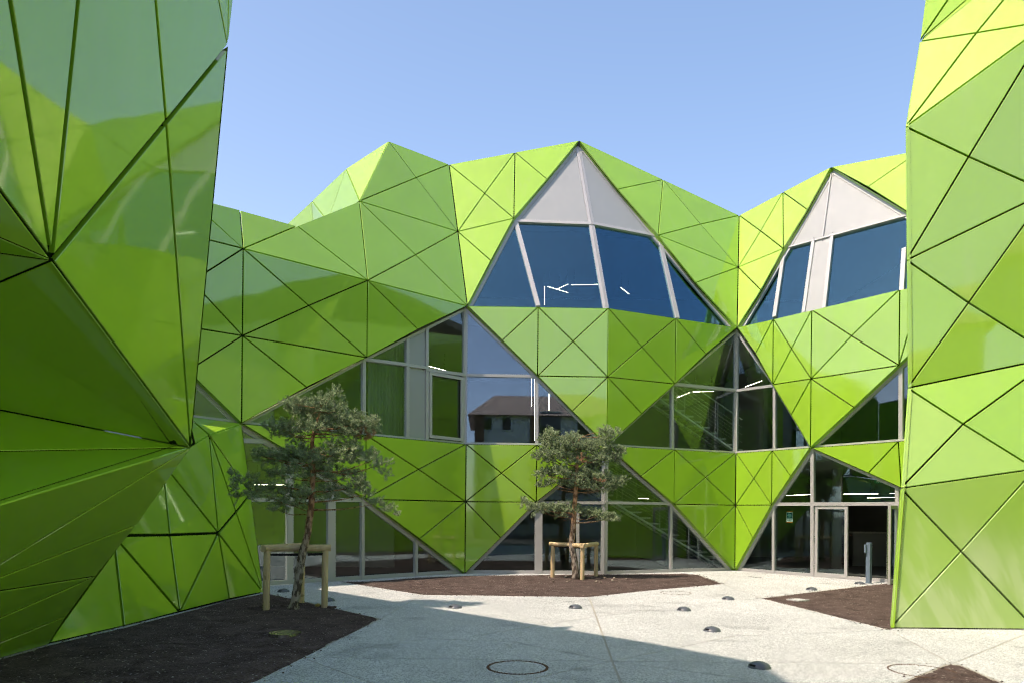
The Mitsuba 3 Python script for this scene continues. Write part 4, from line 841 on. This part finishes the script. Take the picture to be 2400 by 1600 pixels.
# ---------------------------------------------------------------- across the street, seen in the panes' reflections
scene['house_plaster'] = two({'type': 'diffuse', 'reflectance': rgb(.74, .72, .68)})
scene['house_brick'] = two({'type': 'diffuse', 'reflectance': rgb(.22, .12, .08)})
scene['roof_tile'] = two({'type': 'diffuse', 'reflectance': proc(lambda p, n, uv: mix((.38, .27, .22), (.52, .40, .33), noise(p.x * 6, p.y * 6, p.z * 9)))})
scene['dark_glass'] = two({'type': 'plastic', 'diffuse_reflectance': rgb(.02, .022, .025)})
t = thing('house', 'plastered house with brick corners and tiled hip roof, reflected in the middle pane', 'house')
obj('wall', box(12, 9, 9.0, (4.4, -15.5, 4.5)), 'house_plaster', t)
for x in (-1.5, 2.6): obj('brick_pier', box(.7, .3, 9.0, (x + .25, -11.0, 4.5)), 'house_brick', t)
rv = np.array([(-2.1, -10.5, 8.95), (10.9, -10.5, 8.95), (10.9, -20.5, 8.95), (-2.1, -20.5, 8.95), (-.1, -15.5, 11.2), (8.9, -15.5, 11.2)])
obj('roof', trimesh.Trimesh(rv, [[1, 0, 4], [1, 4, 5], [2, 1, 5], [3, 2, 5], [3, 5, 4], [0, 3, 4], [0, 1, 2], [0, 2, 3]], process=False), 'roof_tile', t)
for x, w_, z, h in ((-.65, .6, 8.35, .9), (.75, .6, 8.35, .9), (4.0, 1.5, 8.3, 1.9), (-.65, .7, 5.2, 1.2), (.75, .7, 5.2, 1.2), (4.0, 1.5, 5.2, 1.6), (6.6, 1.2, 8.3, 1.5), (6.6, 1.2, 5.2, 1.5), (.2, 1.2, 1.9, 1.6), (4.0, 1.5, 1.9, 1.8)):
    f = obj('window', box(w_ + .16, .08, h + .16, (x, -10.98, z)), 'white_paint', t); obj('pane', box(w_, .05, h, (x, -10.945, z)), 'dark_glass', f)
for bx, by, w_, d_, hh, lab, mt in ((-14, -17, 13, 9, 7.5, 'low plastered house left of the brick-cornered one, seen only in reflections', 'house_plaster'), (21, -15, 14, 9, 8.5, 'brick house right of the plastered one, seen only in reflections', 'house_brick'), (34, 4, 9, 14, 8.0, 'plastered house beyond the sunlit wing, seen only in reflections', 'house_plaster')):
    t = thing('house', lab, 'house')
    obj('wall', box(w_, d_, hh, (bx, by, hh / 2)), mt, t)
    x0, x1, y0, y1 = bx - w_ / 2 - .4, bx + w_ / 2 + .4, by - d_ / 2 - .4, by + d_ / 2 + .4
    obj('roof', trimesh.Trimesh(np.array([(x0, y1, hh - .1), (x1, y1, hh - .1), (x1, y0, hh - .1), (x0, y0, hh - .1), (x0 + 2.5, by, hh + 2.4), (x1 - 2.5, by, hh + 2.4)]), [[1, 0, 4], [1, 4, 5], [2, 1, 5], [3, 2, 5], [3, 5, 4], [0, 3, 4], [0, 1, 2], [0, 2, 3]], process=False), 'roof_tile', t)
    for wx in np.arange(bx - w_ / 2 + 1.6, bx + w_ / 2 - 1, 2.6):
        for wz in (1.9, 5.0): obj('pane', box(.95, .05, 1.4, (wx, by + d_ / 2 - .005, wz)), 'dark_glass', obj('window', box(1.1, .06, 1.56, (wx, by + d_ / 2 - .02, wz)), 'white_paint', t))
t = thing('railing_fence', 'dark metal bar fence along the street, seen only in reflections', 'fence')
for x in np.arange(-8, 12.1, 2.5): obj('post', box(.06, .06, 1.9, (x, -5.5, .95)), 'black_plastic', t)
for z in (.25, 1.75): obj('rail', box(20, .03, .05, (2, -5.5, z)), 'black_plastic', t)
k = obj('bars', cat_(*[box(.02, .02, 1.7, (x, -5.5, 1.0)) for x in np.arange(-8, 12, .13)]), 'black_plastic', t); tag(k, kind='stuff')
scene['car_paint'] = two({'type': 'plastic', 'diffuse_reflectance': rgb(.55, .57, .60)})
t = thing('parked_car', 'silver car parked across the street behind the fence, seen only in reflections', 'car')
prof2 = sg.Polygon([(-2.1, .35), (2.1, .35), (2.15, .75), (1.9, .92), (1.0, 1.0), (.45, 1.42), (-1.0, 1.45), (-1.75, 1.0), (-2.12, .9)]).buffer(.06)
cf = (np.array([1.0, 0, 0]), np.array([0, 0, 1.0]), np.array([0, -1.0, 0]))
k = obj('car_body', extrude(prof2, -.8, .8, np.array([1.6, -8.4, 0]), cf), 'car_paint', t)
obj('side_window', extrude(sg.Polygon([(-1.35, 1.0), (.75, 1.0), (.35, 1.36), (-.95, 1.38)]), -.82, .82, np.array([1.6, -8.4, 0]), cf), 'dark_glass', t)
for x in (-1.3, 1.3):
    for y in (-.72, .72): obj('wheel', tube([(1.6 + x, -8.4 + y - .1, .32), (1.6 + x, -8.4 + y + .1, .32)], .32, 20), 'black_plastic', t, smooth=30)
